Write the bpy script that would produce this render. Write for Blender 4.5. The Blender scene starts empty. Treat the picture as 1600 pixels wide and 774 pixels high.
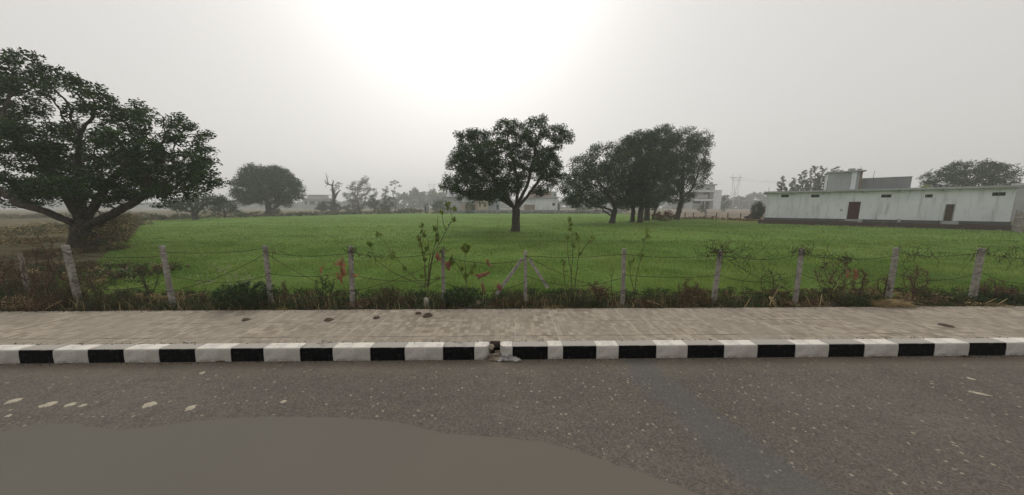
import bpy, math, random
import numpy as np
from mathutils import Vector, Matrix, noise as mnoise
C = bpy.context.scene.collection
R = math.radians
# ------------------------------------------------------------------ camera, sky, sun, exposure
FPX = 460.0                      # focal length in pixels of the 1600 px wide frame
PITCH, YAW, CAMH = R(7.8), R(-0.9), 2.5
cd = bpy.data.cameras.new("camera"); cam = bpy.data.objects.new("camera", cd); C.objects.link(cam)
cd.sensor_width = 36; cd.lens = 36 * FPX / 1600; cd.clip_start = 0.05; cd.clip_end = 5000
cam.location = (0, 0, CAMH); cam.rotation_euler = (R(90) - PITCH, 0, YAW)
sc = bpy.context.scene; sc.camera = cam
sc.render.engine = 'CYCLES'
sc.cycles.use_denoising = True
sc.cycles.volume_bounces = 2; sc.cycles.max_bounces = 8; sc.cycles.transparent_max_bounces = 16
sc.view_settings.view_transform = 'Standard'; sc.view_settings.look = 'None'
sc.view_settings.exposure = 0.42; sc.view_settings.gamma = 1.0; sc.view_settings.use_curve_mapping = False
SUN_EL, SUN_AZ = R(43), R(-9)    # azimuth measured clockwise from +Y
sdir = Vector((math.cos(SUN_EL) * math.sin(SUN_AZ), math.cos(SUN_EL) * math.cos(SUN_AZ), math.sin(SUN_EL)))
w = bpy.data.worlds.new("World"); sc.world = w; w.use_nodes = True
nt = w.node_tree; N, L = nt.nodes, nt.links
for n in list(N): N.remove(n)
def nd(t, **k):
    n = N.new(t)
    for a, b in k.items(): setattr(n, a, b)
    return n
def mth(op, a, b=None, c=None, clamp=False):
    n = nd('ShaderNodeMath', operation=op); n.use_clamp = clamp
    for i, v in enumerate((a, b, c)):
        if v is None: continue
        if isinstance(v, (int, float)): n.inputs[i].default_value = v
        else: L.new(v, n.inputs[i])
    return n.outputs[0]
sky = nd('ShaderNodeTexSky', sky_type='NISHITA'); sky.sun_disc = False
sky.sun_elevation = SUN_EL; sky.sun_rotation = SUN_AZ; sky.dust_density = 8; sky.air_density = 1.6; sky.altitude = 200
hs = nd('ShaderNodeHueSaturation'); hs.inputs['Saturation'].default_value = 0.25; hs.inputs['Value'].default_value = 0.9
L.new(sky.outputs[0], hs.inputs['Color'])
tc = nd('ShaderNodeTexCoord'); vm = nd('ShaderNodeVectorMath', operation='DOT_PRODUCT')
nrm = nd('ShaderNodeVectorMath', operation='NORMALIZE'); L.new(tc.outputs['Generated'], nrm.inputs[0])
L.new(nrm.outputs[0], vm.inputs[0]); vm.inputs[1].default_value = sdir
ang = mth('ARCCOSINE', mth('MINIMUM', vm.outputs['Value'], 0.99999))
g1 = mth('EXPONENT', mth('MULTIPLY', mth('POWER', mth('DIVIDE', ang, R(21)), 2.0), -1.0))
g2 = mth('EXPONENT', mth('MULTIPLY', mth('DIVIDE', ang, R(38)), -1.0))
glow = mth('ADD', mth('MULTIPLY', g1, 1.0), mth('ADD', mth('MULTIPLY', g2, 2.3), 5.1))
col = nd('ShaderNodeMix', data_type='RGBA', blend_type='MULTIPLY'); col.inputs[0].default_value = 1
col.inputs[6].default_value = (1.0, 0.968, 0.93, 1)
cmb = nd('ShaderNodeCombineColor')
for i in range(3): L.new(glow, cmb.inputs[i])
L.new(cmb.outputs[0], col.inputs[7])
mx = nd('ShaderNodeMix', data_type='RGBA'); mx.inputs[0].default_value = 0.82
L.new(hs.outputs[0], mx.inputs[6]); L.new(col.outputs[2], mx.inputs[7])
bg = nd('ShaderNodeBackground'); bg.inputs['Strength'].default_value = 0.1
L.new(mx.outputs[2], bg.inputs['Color'])
wo = nd('ShaderNodeOutputWorld'); L.new(bg.outputs[0], wo.inputs['Surface'])
sl = bpy.data.lights.new("sun", 'SUN'); sl.energy = 0.9; sl.angle = R(28); sl.color = (1, 0.95, 0.86)
so = bpy.data.objects.new("sun", sl); C.objects.link(so)
so.rotation_euler = (-sdir).to_track_quat('-Z', 'Y').to_euler(); so.location = (0, 0, 60)

# ------------------------------------------------------------------ frame of reference: pixels of the photograph to places
RM = cam.rotation_euler.to_matrix(); FW = RM @ Vector((0, 0, -1)); UP = RM @ Vector((0, 1, 0)); RT = RM @ Vector((1, 0, 0))
CP = Vector((0, 0, CAMH))
def ray(px, py): return (FW + RT * ((px - 800) / FPX) + UP * ((387 - py) / FPX)).normalized()
def at(px, py, z=0.0):
    d = ray(px, py); t = (z - CAMH) / d.z
    return CP + d * t
def on_y(px, py, y):             # point of the ray where world y = y
    d = ray(px, py); return CP + d * (y / d.y)
def top_z(P, py):                # height above P that shows at picture row py
    cy = (387 - py) / FPX; v = Vector((P.x, P.y, 0)) - CP
    return (cy * v.dot(FW) - v.dot(UP)) / (UP.z - cy * FW.z)
def at_dist(px, dist, z=0.0):    # ground place in column px (at the horizon) at world y = dist
    d = ray(px, 324); return Vector((d.x / d.y * dist, dist, z))

# ------------------------------------------------------------------ materials
def material(name, col, col2=None, scale=3.0, rough=0.85, bump=0.0, bscale=30.0, detail=6, spec=0.2, col3=None, s3=0.4, islands=0.0, trans=0.0, bdist=0.02):
    m = bpy.data.materials.new(name); m.use_nodes = True; t = m.node_tree; n, l = t.nodes, t.links
    p = n['Principled BSDF']; p.inputs['Roughness'].default_value = rough; p.inputs['Specular IOR Level'].default_value = spec
    tcx = n.new('ShaderNodeTexCoord').outputs['Object']
    def noise(s, d=detail):
        x = n.new('ShaderNodeTexNoise'); x.inputs['Scale'].default_value = s; x.inputs['Detail'].default_value = d
        l.new(tcx, x.inputs['Vector']); return x.outputs['Fac']
    def ramp(f, a, b, p0=0.35, p1=0.65):
        r = n.new('ShaderNodeMapRange'); r.inputs[1].default_value = p0; r.inputs[2].default_value = p1; l.new(f, r.inputs[0])
        x = n.new('ShaderNodeMix'); x.data_type = 'RGBA'; l.new(r.outputs[0], x.inputs[0])
        for i, c in ((6, a), (7, b)):
            if isinstance(c, tuple): x.inputs[i].default_value = (*c, 1)
            else: l.new(c, x.inputs[i])
        return x.outputs[2]
    out = None
    if col2: out = ramp(noise(scale), col, col2)
    if col3: out = ramp(noise(s3, 4), out if out is not None else col, col3, 0.5, 0.72)
    if islands:
        g = n.new('ShaderNodeNewGeometry').outputs['Random Per Island']
        h = n.new('ShaderNodeHueSaturation'); mr = n.new('ShaderNodeMapRange'); l.new(g, mr.inputs[0])
        mr.inputs[3].default_value = 1 - islands; mr.inputs[4].default_value = 1 + islands
        l.new(mr.outputs[0], h.inputs['Value'])
        if out is None: h.inputs['Color'].default_value = (*col, 1)
        else: l.new(out, h.inputs['Color'])
        out = h.outputs[0]
    if out is None: p.inputs['Base Color'].default_value = (*col, 1)
    else: l.new(out, p.inputs['Base Color'])
    if bump:
        b = n.new('ShaderNodeBump'); b.inputs['Strength'].default_value = bump; b.inputs['Distance'].default_value = bdist
        l.new(noise(bscale), b.inputs['Height']); l.new(b.outputs[0], p.inputs['Normal'])
    if trans:
        tr = n.new('ShaderNodeBsdfTranslucent'); ms = n.new('ShaderNodeMixShader'); ms.inputs[0].default_value = trans
        if out is None: tr.inputs['Color'].default_value = (*col, 1)
        else: l.new(out, tr.inputs['Color'])
        l.new(p.outputs[0], ms.inputs[1]); l.new(tr.outputs[0], ms.inputs[2]); l.new(ms.outputs[0], n['Material Output'].inputs['Surface'])
    return m
M = {}
M['leaf'] = material('mango_leaf', (0.024, 0.052, 0.014), (0.052, 0.092, 0.024), 0.5, 0.55, islands=0.5, trans=0.3, spec=0.2)
M['leaf_fresh'] = material('fresh_leaf', (0.10, 0.17, 0.03), (0.22, 0.26, 0.06), 4, 0.5, islands=0.4, trans=0.35)
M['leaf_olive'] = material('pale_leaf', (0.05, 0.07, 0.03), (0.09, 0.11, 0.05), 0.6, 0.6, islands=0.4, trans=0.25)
M['leaf_dark'] = material('dark_weed_leaf', (0.022, 0.045, 0.014), (0.045, 0.085, 0.022), 2.5, 0.6, islands=0.5, trans=0.2)
M['leaf_red'] = material('dried_red_brown_weed', (0.09, 0.048, 0.032), (0.17, 0.10, 0.065), 3, 0.9, islands=0.5, trans=0.1)
M['leaf_mix'] = material('olive_weed', (0.06, 0.07, 0.025), (0.10, 0.09, 0.035), 3, 0.8, islands=0.5, trans=0.2)
M['straw'] = material('dry_straw', (0.30, 0.22, 0.11), (0.42, 0.33, 0.18), 5, 0.9, islands=0.4, trans=0.1)
M['yellow_grass'] = material('yellow_grass', (0.22, 0.19, 0.05), (0.32, 0.26, 0.08), 5, 0.9, islands=0.3, trans=0.2)
M['bark'] = material('bark', (0.045, 0.038, 0.03), (0.09, 0.078, 0.062), 6, 0.95, 0.8, 25)
M['bark_pale'] = material('pale_bark', (0.13, 0.11, 0.08), (0.22, 0.18, 0.13), 12, 0.95, 0.5, 40)
M['stem'] = material('twig', (0.07, 0.055, 0.035), (0.12, 0.10, 0.06), 10, 0.9)
M['deadwood'] = material('dark_dead_twig', (0.05, 0.035, 0.028), (0.10, 0.075, 0.055), 10, 0.9)
M['vine'] = material('dry_vine', (0.035, 0.027, 0.02), (0.09, 0.07, 0.04), 10, 0.95)
M['wire'] = material('rusty_wire', (0.03, 0.025, 0.022), (0.06, 0.045, 0.035), 20, 0.7)
M['wheat'] = material('young_crop', (0.13, 0.22, 0.045), (0.24, 0.32, 0.08), 0.5, 0.7, islands=0.4, trans=0.4, col3=(0.10, 0.165, 0.035), s3=0.15)
M['concrete'] = material('post_concrete', (0.22, 0.205, 0.18), (0.36, 0.34, 0.305), 12, 0.95, 0.5, 60, col3=(0.20, 0.18, 0.15), s3=5)
M['groove_shade'] = material('painted_groove_shade', (0.09, 0.08, 0.07), (0.24, 0.22, 0.19), 35, 0.95)  # shade of the post notches, put into the colour of the groove faces
M['concrete_dark'] = material('weathered_concrete', (0.16, 0.15, 0.14), (0.28, 0.26, 0.24), 6, 0.95, 0.6, 50)
M['cloth_orange'] = material('faded_orange_cloth', (0.40, 0.19, 0.10), (0.46, 0.27, 0.16), 9, 0.95, trans=0.25)
M['cloth_pink'] = material('faded_pink_cloth', (0.30, 0.12, 0.09), (0.38, 0.19, 0.15), 9, 0.95, trans=0.25)
M['rag'] = material('grey_rag', (0.13, 0.13, 0.13), (0.42, 0.40, 0.38), 12, 0.95, 0.4, 30)
M['dung'] = material('dried_dung', (0.06, 0.042, 0.03), (0.11, 0.08, 0.06), 25, 0.95, 0.8, 60)
M['rubble'] = material('broken_concrete', (0.16, 0.13, 0.10), (0.28, 0.24, 0.19), 12, 0.95, 0.8, 30)
M['paper'] = material('bleached_litter', (0.42, 0.38, 0.29), (0.30, 0.27, 0.21), 14, 0.9)
M['yellow'] = material('yellow_wrapper', (0.55, 0.42, 0.04), None)

# ------------------------------------------------------------------ mesh helpers
def tag(o, label=None, cat=None, group=None, kind=None):
    if label: o['label'] = label
    if cat: o['category'] = cat
    if group: o['group'] = group
    if kind: o['kind'] = kind
    return o
def empty(name, loc, rz=0.0):
    o = bpy.data.objects.new(name, None); C.objects.link(o); o.location = loc; o.rotation_euler = (0, 0, rz); o.empty_display_size = 0.2
    return o
def thing(name, loc, label, cat, group=None, rz=0.0): return tag(empty(name, loc, rz), label, cat, group)
def link(name, me, mats, parent=None, smooth=False, world=True):
    o = bpy.data.objects.new(name, me); C.objects.link(o)
    for m in (mats if isinstance(mats, (list, tuple)) else [mats]): me.materials.append(m)
    if smooth: me.polygons.foreach_set('use_smooth', [True] * len(me.polygons))
    if parent is not None:
        o.parent = parent
        if world:                                        # mesh data was given in world coordinates
            me.transform(chain_matrix(parent).inverted())
    return o
def chain_matrix(o):
    m = Matrix.Translation(o.location) @ o.rotation_euler.to_matrix().to_4x4()
    return chain_matrix(o.parent) @ m if o.parent else m
class MB:
    def __init__(s): s.v = []; s.f = []; s.mi = []; s.n = 0; s.cur = 0
    def add(s, v, f):
        s.v.append(np.asarray(v, float).reshape(-1, 3)); b = s.n; s.n += len(s.v[-1])
        for q in f: s.f.append([i + b for i in q]); s.mi.append(s.cur)
        return s
    def box(s, c, sz, rz=0.0, mat=None):
        x, y, z = sz[0] / 2, sz[1] / 2, sz[2] / 2
        v = np.array([(a * x, b * y, d * z) for a in (-1, 1) for b in (-1, 1) for d in (-1, 1)])
        if mat is not None: v = v @ np.array(mat).T
        elif rz: cs, sn = math.cos(rz), math.sin(rz); v = v @ np.array([[cs, -sn, 0], [sn, cs, 0], [0, 0, 1]]).T
        return s.add(v + np.array(c), [(0, 1, 3, 2), (4, 6, 7, 5), (0, 4, 5, 1), (2, 3, 7, 6), (0, 2, 6, 4), (1, 5, 7, 3)])
    def tube(s, pts, rad, k=5, cap=True):
        pts = [Vector(p) for p in pts]; n = len(pts); rad = rad if hasattr(rad, '__len__') else [rad] * n
        vs = []
        for i, p in enumerate(pts):
            d = (pts[min(i + 1, n - 1)] - pts[max(i - 1, 0)]).normalized()
            ref = Vector((0, 0, 1)) if abs(d.z) < 0.9 else Vector((1, 0, 0))
            u = d.cross(ref).normalized(); v = d.cross(u)
            for j in range(k):
                a = 2 * math.pi * j / k; vs.append(p + (u * math.cos(a) + v * math.sin(a)) * rad[i])
        f = [(i * k + j, i * k + (j + 1) % k, (i + 1) * k + (j + 1) % k, (i + 1) * k + j) for i in range(n - 1) for j in range(k)]
        if cap: f += [tuple(range(k))[::-1], tuple(range((n - 1) * k, n * k))]
        return s.add([tuple(x) for x in vs], f)
    def build(s, name, mats, parent=None, smooth=False):
        me = bpy.data.meshes.new(name)
        v = np.concatenate(s.v) if s.v else np.zeros((0, 3))
        me.from_pydata(v.tolist(), [], s.f); me.polygons.foreach_set('material_index', s.mi); me.update()
        return link(name, me, mats, parent, smooth)
def quads_mesh(name, V, mats, parent=None, mi=None, smooth=False, k=4):
    """V: (n,k,3) array, each row one separate polygon."""
    n = len(V); me = bpy.data.meshes.new(name)
    me.vertices.add(n * k); me.vertices.foreach_set('co', V.reshape(-1).astype(np.float32))
    me.loops.add(n * k); me.loops.foreach_set('vertex_index', np.arange(n * k, dtype=np.int32))
    me.polygons.add(n); me.polygons.foreach_set('loop_start', np.arange(0, n * k, k, dtype=np.int32))
    me.polygons.foreach_set('loop_total', np.full(n, k, dtype=np.int32))
    if mi is not None: me.polygons.foreach_set('material_index', mi.astype(np.int32))
    me.update(calc_edges=True)
    return link(name, me, mats, parent, smooth)
def unit(a): return a / np.maximum(np.linalg.norm(a, axis=-1, keepdims=True), 1e-9)
def leaves(cent, length, width, rng, droop=0.3, flat=0.5):
    n = len(cent); d = unit(rng.normal(size=(n, 3)) * [1, 1, 0.6] + [0, 0, -droop])
    nn = unit(rng.normal(size=(n, 3)) + [0, 0, flat]); s = unit(np.cross(d, nn)); up = np.cross(s, d)
    ln = (length * rng.uniform(0.6, 1.3, n))[:, None]; wd = (width * rng.uniform(0.7, 1.3, n))[:, None]
    a = cent - d * ln * 0.5; b = cent + d * ln * 0.5 - up * ln * 0.12; m = cent + up * ln * 0.06
    return np.stack([a, m + s * wd * 0.5, b, m - s * wd * 0.5], axis=1)
def clump_leaves(nodes, per, rad, length, width, rng, droop=0.3, sq=0.7):
    c = np.repeat(nodes, per, axis=0); off = unit(rng.normal(size=(len(c), 3))) * (rng.uniform(0, 1, (len(c), 1)) ** 0.5) * rad
    off[:, 2] *= sq
    return leaves(c + off, length, width, rng, droop)

# ------------------------------------------------------------------ trees: limbs grown towards the crown's volume
def lobe_points(lobes, n, rng, shell=0.55):
    """lobes: list of (centre, (rx, ry, rz)); points through the volume, thicker towards the outside"""
    vol = np.array([r[0] * r[1] * r[2] for _, r in lobes]); k = rng.choice(len(lobes), n, p=vol / vol.sum())
    c = np.array([tuple(l[0]) for l in lobes])[k]; r = np.array([l[1] for l in lobes])[k]
    rr = np.where(rng.uniform(size=n) < shell, rng.uniform(0.72, 1.0, n), rng.uniform(0, 1, n) ** 0.4)
    return c + unit(rng.normal(size=(n, 3))) * rr[:, None] * r
def grow(paths, att, step, kill, rng, iters=160, tropism=0.0, infl=9.0):
    pos = []; par = []
    for path, parent in paths:                 # path: list of points; parent: index of node or -1
        prev = parent
        for a, b in zip(path[:-1], path[1:]):
            L_ = np.linalg.norm(np.array(b) - np.array(a)); k = max(1, int(L_ / step))
            for i in range(k):
                p = np.array(a) + (np.array(b) - np.array(a)) * ((i + 1) / k) + rng.normal(size=3) * step * 0.07
                if prev == -1: pos.append(np.array(a, float)); par.append(-1); prev = 0
                elif prev == -2:
                    prev = int(np.argmin([np.linalg.norm(q - np.array(a)) for q in pos]))
                pos.append(p); par.append(prev); prev = len(pos) - 1
    P = np.array(pos); par = list(par)
    D = np.linalg.norm(att[:, None] - P[None], axis=2); near = D.argmin(1); dist = D.min(1)
    alive = dist > kill
    for it in range(iters):
        idx = np.where(alive & (dist < infl))[0]
        if len(idx) == 0: break
        d = unit(att[idx] - P[near[idx]]); uq, inv = np.unique(near[idx], return_inverse=True)
        s = np.zeros((len(uq), 3)); np.add.at(s, inv, d)
        s = unit(unit(s) + rng.normal(size=s.shape) * 0.22 + [0, 0, tropism])
        new = P[uq] + s * step; base = len(P)
        P = np.concatenate([P, new]); par += list(uq)
        dn = np.linalg.norm(att[:, None] - new[None], axis=2); j = dn.argmin(1); dm = dn.min(1)
        b = dm < dist; near[b] = base + j[b]; dist[b] = dm[b]
        alive &= dist > kill
        if len(P) > 9000: break
    return P, np.array(par)
def limbs_mesh(name, P, par, R0, mat, parent, rmin=0.012, ex=1.85, flare=1.35):
    n = len(P); kids = np.zeros(n, int); cnt = np.zeros(n)
    for i in range(n):
        if par[i] >= 0: kids[par[i]] += 1
    cnt[kids == 0] = 1
    for i in range(n - 1, -1, -1):
        if par[i] >= 0: cnt[par[i]] += cnt[i]
    r = np.maximum(R0 * (cnt / cnt[0]) ** (1 / ex), rmin)
    h = P[:, 2] - P[0, 2]; r = r * (1 + (flare - 1) * np.exp(-h / (R0 * 1.2)))
    main = np.full(n, -1)
    for i in range(n):
        if par[i] >= 0 and (main[par[i]] < 0 or cnt[i] > cnt[main[par[i]]]): main[par[i]] = i
    dirs = np.zeros((n, 3)); ok = par >= 0
    dirs[ok] = unit(P[ok] - P[par[ok]]); dirs[0] = dirs[main[0]] if main[0] >= 0 else [0, 0, 1]
    e = np.where(ok)[0]; e = e[r[e] > 0]; a = par[e]
    ismain = main[a] == e
    d0 = np.where(ismain[:, None], dirs[a], dirs[e]); r0 = np.where(ismain, r[a], np.minimum(r[a], r[e] * 1.2))
    r1 = r[e]; d1 = dirs[e]; k = 7
    def ring(c, d, rr):
        ref = np.where(np.abs(d[:, 2:3]) < 0.92, np.array([[0, 0, 1.0]]), np.array([[1.0, 0, 0]]))
        ref = np.broadcast_to(np.array([[0.31, 0.95, 0.05]]), d.shape)
        u = unit(np.cross(d, ref)); v = np.cross(d, u); an = np.arange(k) * 2 * math.pi / k
        return c[:, None] + (u[:, None] * np.cos(an)[None, :, None] + v[:, None] * np.sin(an)[None, :, None]) * rr[:, None, None]
    A = ring(P[a], d0, r0); B = ring(P[e], d1, r1); m = len(e)
    V = np.concatenate([A, B], axis=1).reshape(-1, 3); base = (np.arange(m) * 2 * k)[:, None]
    j = np.arange(k); j2 = (j + 1) % k
    F = np.stack([base + j, base + j2, base + k + j2, base + k + j], axis=2).reshape(-1, 4)
    me = bpy.data.meshes.new(name); me.vertices.add(len(V)); me.vertices.foreach_set('co', V.reshape(-1).astype(np.float32))
    me.loops.add(F.size); me.loops.foreach_set('vertex_index', F.reshape(-1).astype(np.int32))
    me.polygons.add(len(F)); me.polygons.foreach_set('loop_start', np.arange(0, F.size, 4, dtype=np.int32))
    me.polygons.foreach_set('loop_total', np.full(len(F), 4, dtype=np.int32)); me.update(calc_edges=True)
    o = link(name, me, mat, parent, True)
    return r, kids, cnt
def tree(base, lobes_px, R0, label, cat='tree', name='mango_tree', limbs=(), seed=1, natt=900, step=0.4, kill=0.55, per=26, crad=0.5,
         ll=0.24, lw=0.09, leaf='leaf', bark='bark', group=None, trunk_top=None, lobes_w=None, extra=0, shell=0.55, droop=0.3, depth_ratio=0.85, gap=-0.22):
    """lobes_px: (px, py, rx_px, ry_px, dy_m): each lobe has its own place and a real depth"""
    rng = np.random.default_rng(seed); y0 = base.y
    root = thing(name, base, label, cat, group)
    lobes = list(lobes_w or [])
    for (px, py, rx, ry, dy) in lobes_px:
        c = on_y(px, py, y0 + dy); s = (c - CP).dot(FW) / FPX
        lobes.append((c, (rx * s, max(rx, ry) * s * depth_ratio, ry * s)))
    att = lobe_points(lobes, natt, rng, shell)
    att = att + np.array([tuple(mnoise.noise_vector(Vector(q) * (0.33 / step))) for q in att]) * step * 1.6
    tt = trunk_top if trunk_top is not None else base + Vector((0, 0, 0.3 * (max(c.z for c, _ in lobes) - base.z)))
    paths = [([tuple(base - Vector((0, 0, 0.1))), tuple(base + (tt - base) * 0.5 + Vector((0.04, 0, 0))), tuple(tt)], -1)]
    for lp in limbs:
        pts = []
        for (px, py, dy) in lp: pts.append(tuple(on_y(px, py, y0 + dy)))
        paths.append((pts, -2))
    P, par = grow(paths, att, step, kill, rng)
    r, kids, cnt = limbs_mesh('trunk', P, par, R0, M[bark], root)
    tips = P[(cnt <= 3) & (np.arange(len(P)) > 6)]
    hi = max(c.z for c, _ in lobes)
    # keep clumps inside the crown
    keep = np.zeros(len(tips), bool)
    for c, rr in lobes: keep |= (((tips - np.array(tuple(c))) / np.array(rr)) ** 2).sum(1) < 1.6
    tips = tips[keep]
    gapn = np.array([mnoise.noise(Vector(q) * (0.24 / step) + Vector((seed, 0, 0))) for q in tips]); tips = tips[gapn > gap]
    V = clump_leaves(tips, per, crad, ll, lw, rng, droop)
    quads_mesh('crown', V, M[leaf], root)
    return root

# ------------------------------------------------------------------ the setting: ground, fields, road, pavement
KERB_Z = 0.222
def node_mat(name):
    m = bpy.data.materials.new(name); m.use_nodes = True; t = m.node_tree
    return m, t.nodes, t.links, t.nodes['Principled BSDF']
class G:                                   # small graph writer
    def __init__(s, n, l): s.n, s.l = n, l; s.obj = n.new('ShaderNodeTexCoord').outputs['Object']
    def mapping(s, scale=(1, 1, 1), loc=(0, 0, 0), rot=(0, 0, 0), src=None):
        m = s.n.new('ShaderNodeMapping'); m.inputs['Scale'].default_value = scale; m.inputs['Location'].default_value = loc; m.inputs['Rotation'].default_value = rot
        s.l.new(src or s.obj, m.inputs[0]); return m.outputs[0]
    def noise(s, sc, d=5, src=None, rough=0.55, col=False):
        x = s.n.new('ShaderNodeTexNoise'); x.inputs['Scale'].default_value = sc; x.inputs['Detail'].default_value = d; x.inputs['Roughness'].default_value = rough
        s.l.new(src or s.obj, x.inputs['Vector']); return x.outputs['Color' if col else 'Fac']
    def vor(s, sc, out='Distance', src=None, feat='F1', rnd=1.0):
        x = s.n.new('ShaderNodeTexVoronoi'); x.feature = feat; x.inputs['Scale'].default_value = sc; x.inputs['Randomness'].default_value = rnd
        s.l.new(src or s.obj, x.inputs['Vector']); return x.outputs[out]
    def rng(s, f, a, b, c=0.0, d=1.0):
        r = s.n.new('ShaderNodeMapRange'); s.l.new(f, r.inputs[0])
        for i, v in enumerate((a, b, c, d)): r.inputs[i + 1].default_value = v
        return r.outputs[0]
    def mix(s, f, a, b, bt='MIX'):
        x = s.n.new('ShaderNodeMix'); x.data_type = 'RGBA'; x.blend_type = bt
        if isinstance(f, (int, float)): x.inputs[0].default_value = f
        else: s.l.new(f, x.inputs[0])
        for i, c in ((6, a), (7, b)):
            if isinstance(c, tuple): x.inputs[i].default_value = (*c, 1)
            else: s.l.new(c, x.inputs[i])
        return x.outputs[2]
    def math(s, op, a, b=0.0, clamp=False):
        x = s.n.new('ShaderNodeMath'); x.operation = op; x.use_clamp = clamp
        for i, v in enumerate((a, b)):
            if isinstance(v, (int, float)): x.inputs[i].default_value = v
            else: s.l.new(v, x.inputs[i])
        return x.outputs[0]
    def sep(s, src=None):
        x = s.n.new('ShaderNodeSeparateXYZ'); s.l.new(src or s.obj, x.inputs[0]); return x.outputs
    def bump(s, h, st, dist, p):
        b = s.n.new('ShaderNodeBump'); b.inputs['Strength'].default_value = st; b.inputs['Distance'].default_value = dist
        s.l.new(h, b.inputs['Height']); s.l.new(b.outputs[0], p.inputs['Normal'])

# asphalt: speckled, dusty near the kerb, one smoother bluish patch line crossing it
m, n, l, p = node_mat('old_asphalt'); g = G(n, l); M['asphalt'] = m
p.inputs['Roughness'].default_value = 0.9; p.inputs['Specular IOR Level'].default_value = 0.15
base = g.mix(g.rng(g.noise(0.45, 4), 0.35, 0.68), (0.110, 0.098, 0.084), (0.146, 0.130, 0.112))
base = g.mix(g.rng(g.noise(3.5, 5), 0.5, 0.75), base, (0.100, 0.088, 0.076))
base = g.mix(g.rng(g.noise(1.0, 6, src=g.mapping((0.25, 1.3, 1)), rough=0.65), 0.48, 0.68, 0, 0.55), base, (0.088, 0.080, 0.072))
base = g.mix(g.rng(g.noise(2.6, 5, src=g.mapping(loc=(7, 3, 0))), 0.6, 0.72, 0, 0.5), base, (0.165, 0.132, 0.088))
big = g.rng(g.vor(62, 'Distance'), 0.0, 0.5)
stone = g.vor(62, 'Color'); st = g.sep(stone)[0]
base = g.mix(g.rng(st, 0.5, 1.0, 0.0, 0.5), base, (0.20, 0.175, 0.15))
tnt = g.noise(30, 3, col=True); base = g.mix(0.35, base, g.mix(1.0, base, g.mix(0.6, (1.0, 1.0, 1.0), tnt), 'MULTIPLY'))
base = g.mix(g.rng(st, 0.5, 0.0, 0.0, 0.55), base, (0.05, 0.045, 0.04))
lt = g.sep(g.vor(22, 'Color'))[1]; ltd = g.vor(22, 'Distance')
spk = g.math('MULTIPLY', g.rng(lt, 0.93, 0.96), g.rng(ltd, 0.42, 0.25), True)
base = g.mix(g.math('MULTIPLY', spk, 0.8), base, (0.33, 0.29, 0.22))
xyz = g.sep(); wob = g.noise(0.7, 5)
# dust gathered along the kerb
du = g.math('ADD', xyz[1], g.math('MULTIPLY', wob, 0.9))
base = g.mix(g.rng(du, 4.5, 5.25, 0.0, 0.65), base, (0.19, 0.155, 0.115))
# sealed strip of bluish bitumen running along a line across the lane
sx = g.math('ADD', g.math('MULTIPLY', g.math('SUBTRACT', xyz[1], 4.7), -0.22), g.math('MULTIPLY', g.math('SUBTRACT', wob, 0.5), 0.9))
sd = g.math('ABSOLUTE', g.math('SUBTRACT', g.math('SUBTRACT', xyz[0], sx), 1.95))
base = g.mix(g.rng(sd, 0.42, 0.12, 0.0, 0.55), base, (0.095, 0.098, 0.098))
l.new(base, p.inputs['Base Color'])
g.bump(g.math('ADD', g.math('MULTIPLY', big, -0.6), g.noise(160, 3)), 0.4, 0.004, p)

# even fill standing in for the camera-blurred area, not a real patch
m, n, l, p = node_mat('camera_blur'); g = G(n, l); M['camera_blur'] = m
p.inputs['Roughness'].default_value = 0.8; p.inputs['Specular IOR Level'].default_value = 0.1
c = g.mix(g.rng(g.sep(g.mapping((0.12, 0.12, 1)))[0], -0.9, 0.1), (0.124, 0.120, 0.103), (0.134, 0.119, 0.101))
c = g.mix(g.rng(g.noise(0.8, 3), 0.3, 0.8, 0, 0.35), c, (0.112, 0.102, 0.087))
l.new(c, p.inputs['Base Color'])

# pavement: pressed concrete tiles with light raised joints and a fine checker
m, n, l, p = node_mat('pavement_tiles'); g = G(n, l); M['paving'] = m
p.inputs['Roughness'].default_value = 0.92; p.inputs['Specular IOR Level'].default_value = 0.15
warp = n.new('ShaderNodeVectorMath'); warp.operation = 'ADD'
wn = n.new('ShaderNodeVectorMath'); wn.operation = 'SCALE'; wn.inputs[3].default_value = 0.09
l.new(g.noise(3.2, 4, col=True), wn.inputs[0]); l.new(g.obj, warp.inputs[0]); l.new(wn.outputs[0], warp.inputs[1])
W = warp.outputs[0]
xs = g.sep(W)
cellx = g.math('FLOOR', g.math('MULTIPLY', xs[0], 1 / 0.095)); celly = g.math('FLOOR', g.math('MULTIPLY', xs[1], 1 / 0.13))
cv = n.new('ShaderNodeCombineXYZ'); l.new(cellx, cv.inputs[0]); l.new(celly, cv.inputs[1])
wt = n.new('ShaderNodeTexWhiteNoise'); wt.noise_dimensions = '2D'; l.new(cv.outputs[0], wt.inputs['Vector'])
chk = wt.outputs['Value']
fx2 = g.math('FRACT', g.math('MULTIPLY', xs[0], 1 / 0.095)); fy2 = g.math('FRACT', g.math('MULTIPLY', xs[1], 1 / 0.13))
seam = g.math('MAXIMUM', g.rng(g.math('ABSOLUTE', g.math('SUBTRACT', fx2, 0.5)), 0.43, 0.49), g.rng(g.math('ABSOLUTE', g.math('SUBTRACT', fy2, 0.5)), 0.44, 0.49))
base = g.mix(chk, (0.225, 0.190, 0.148), (0.395, 0.345, 0.278))
base = g.mix(g.math('MULTIPLY', seam, 0.45), base, (0.17, 0.145, 0.115))
base = g.mix(g.rng(g.noise(0.8, 5), 0.4, 0.7), base, (0.28, 0.25, 0.205))
base = g.mix(g.rng(g.noise(9, 6), 0.5, 0.72, 0, 0.7), base, (0.19, 0.16, 0.13))
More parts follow.
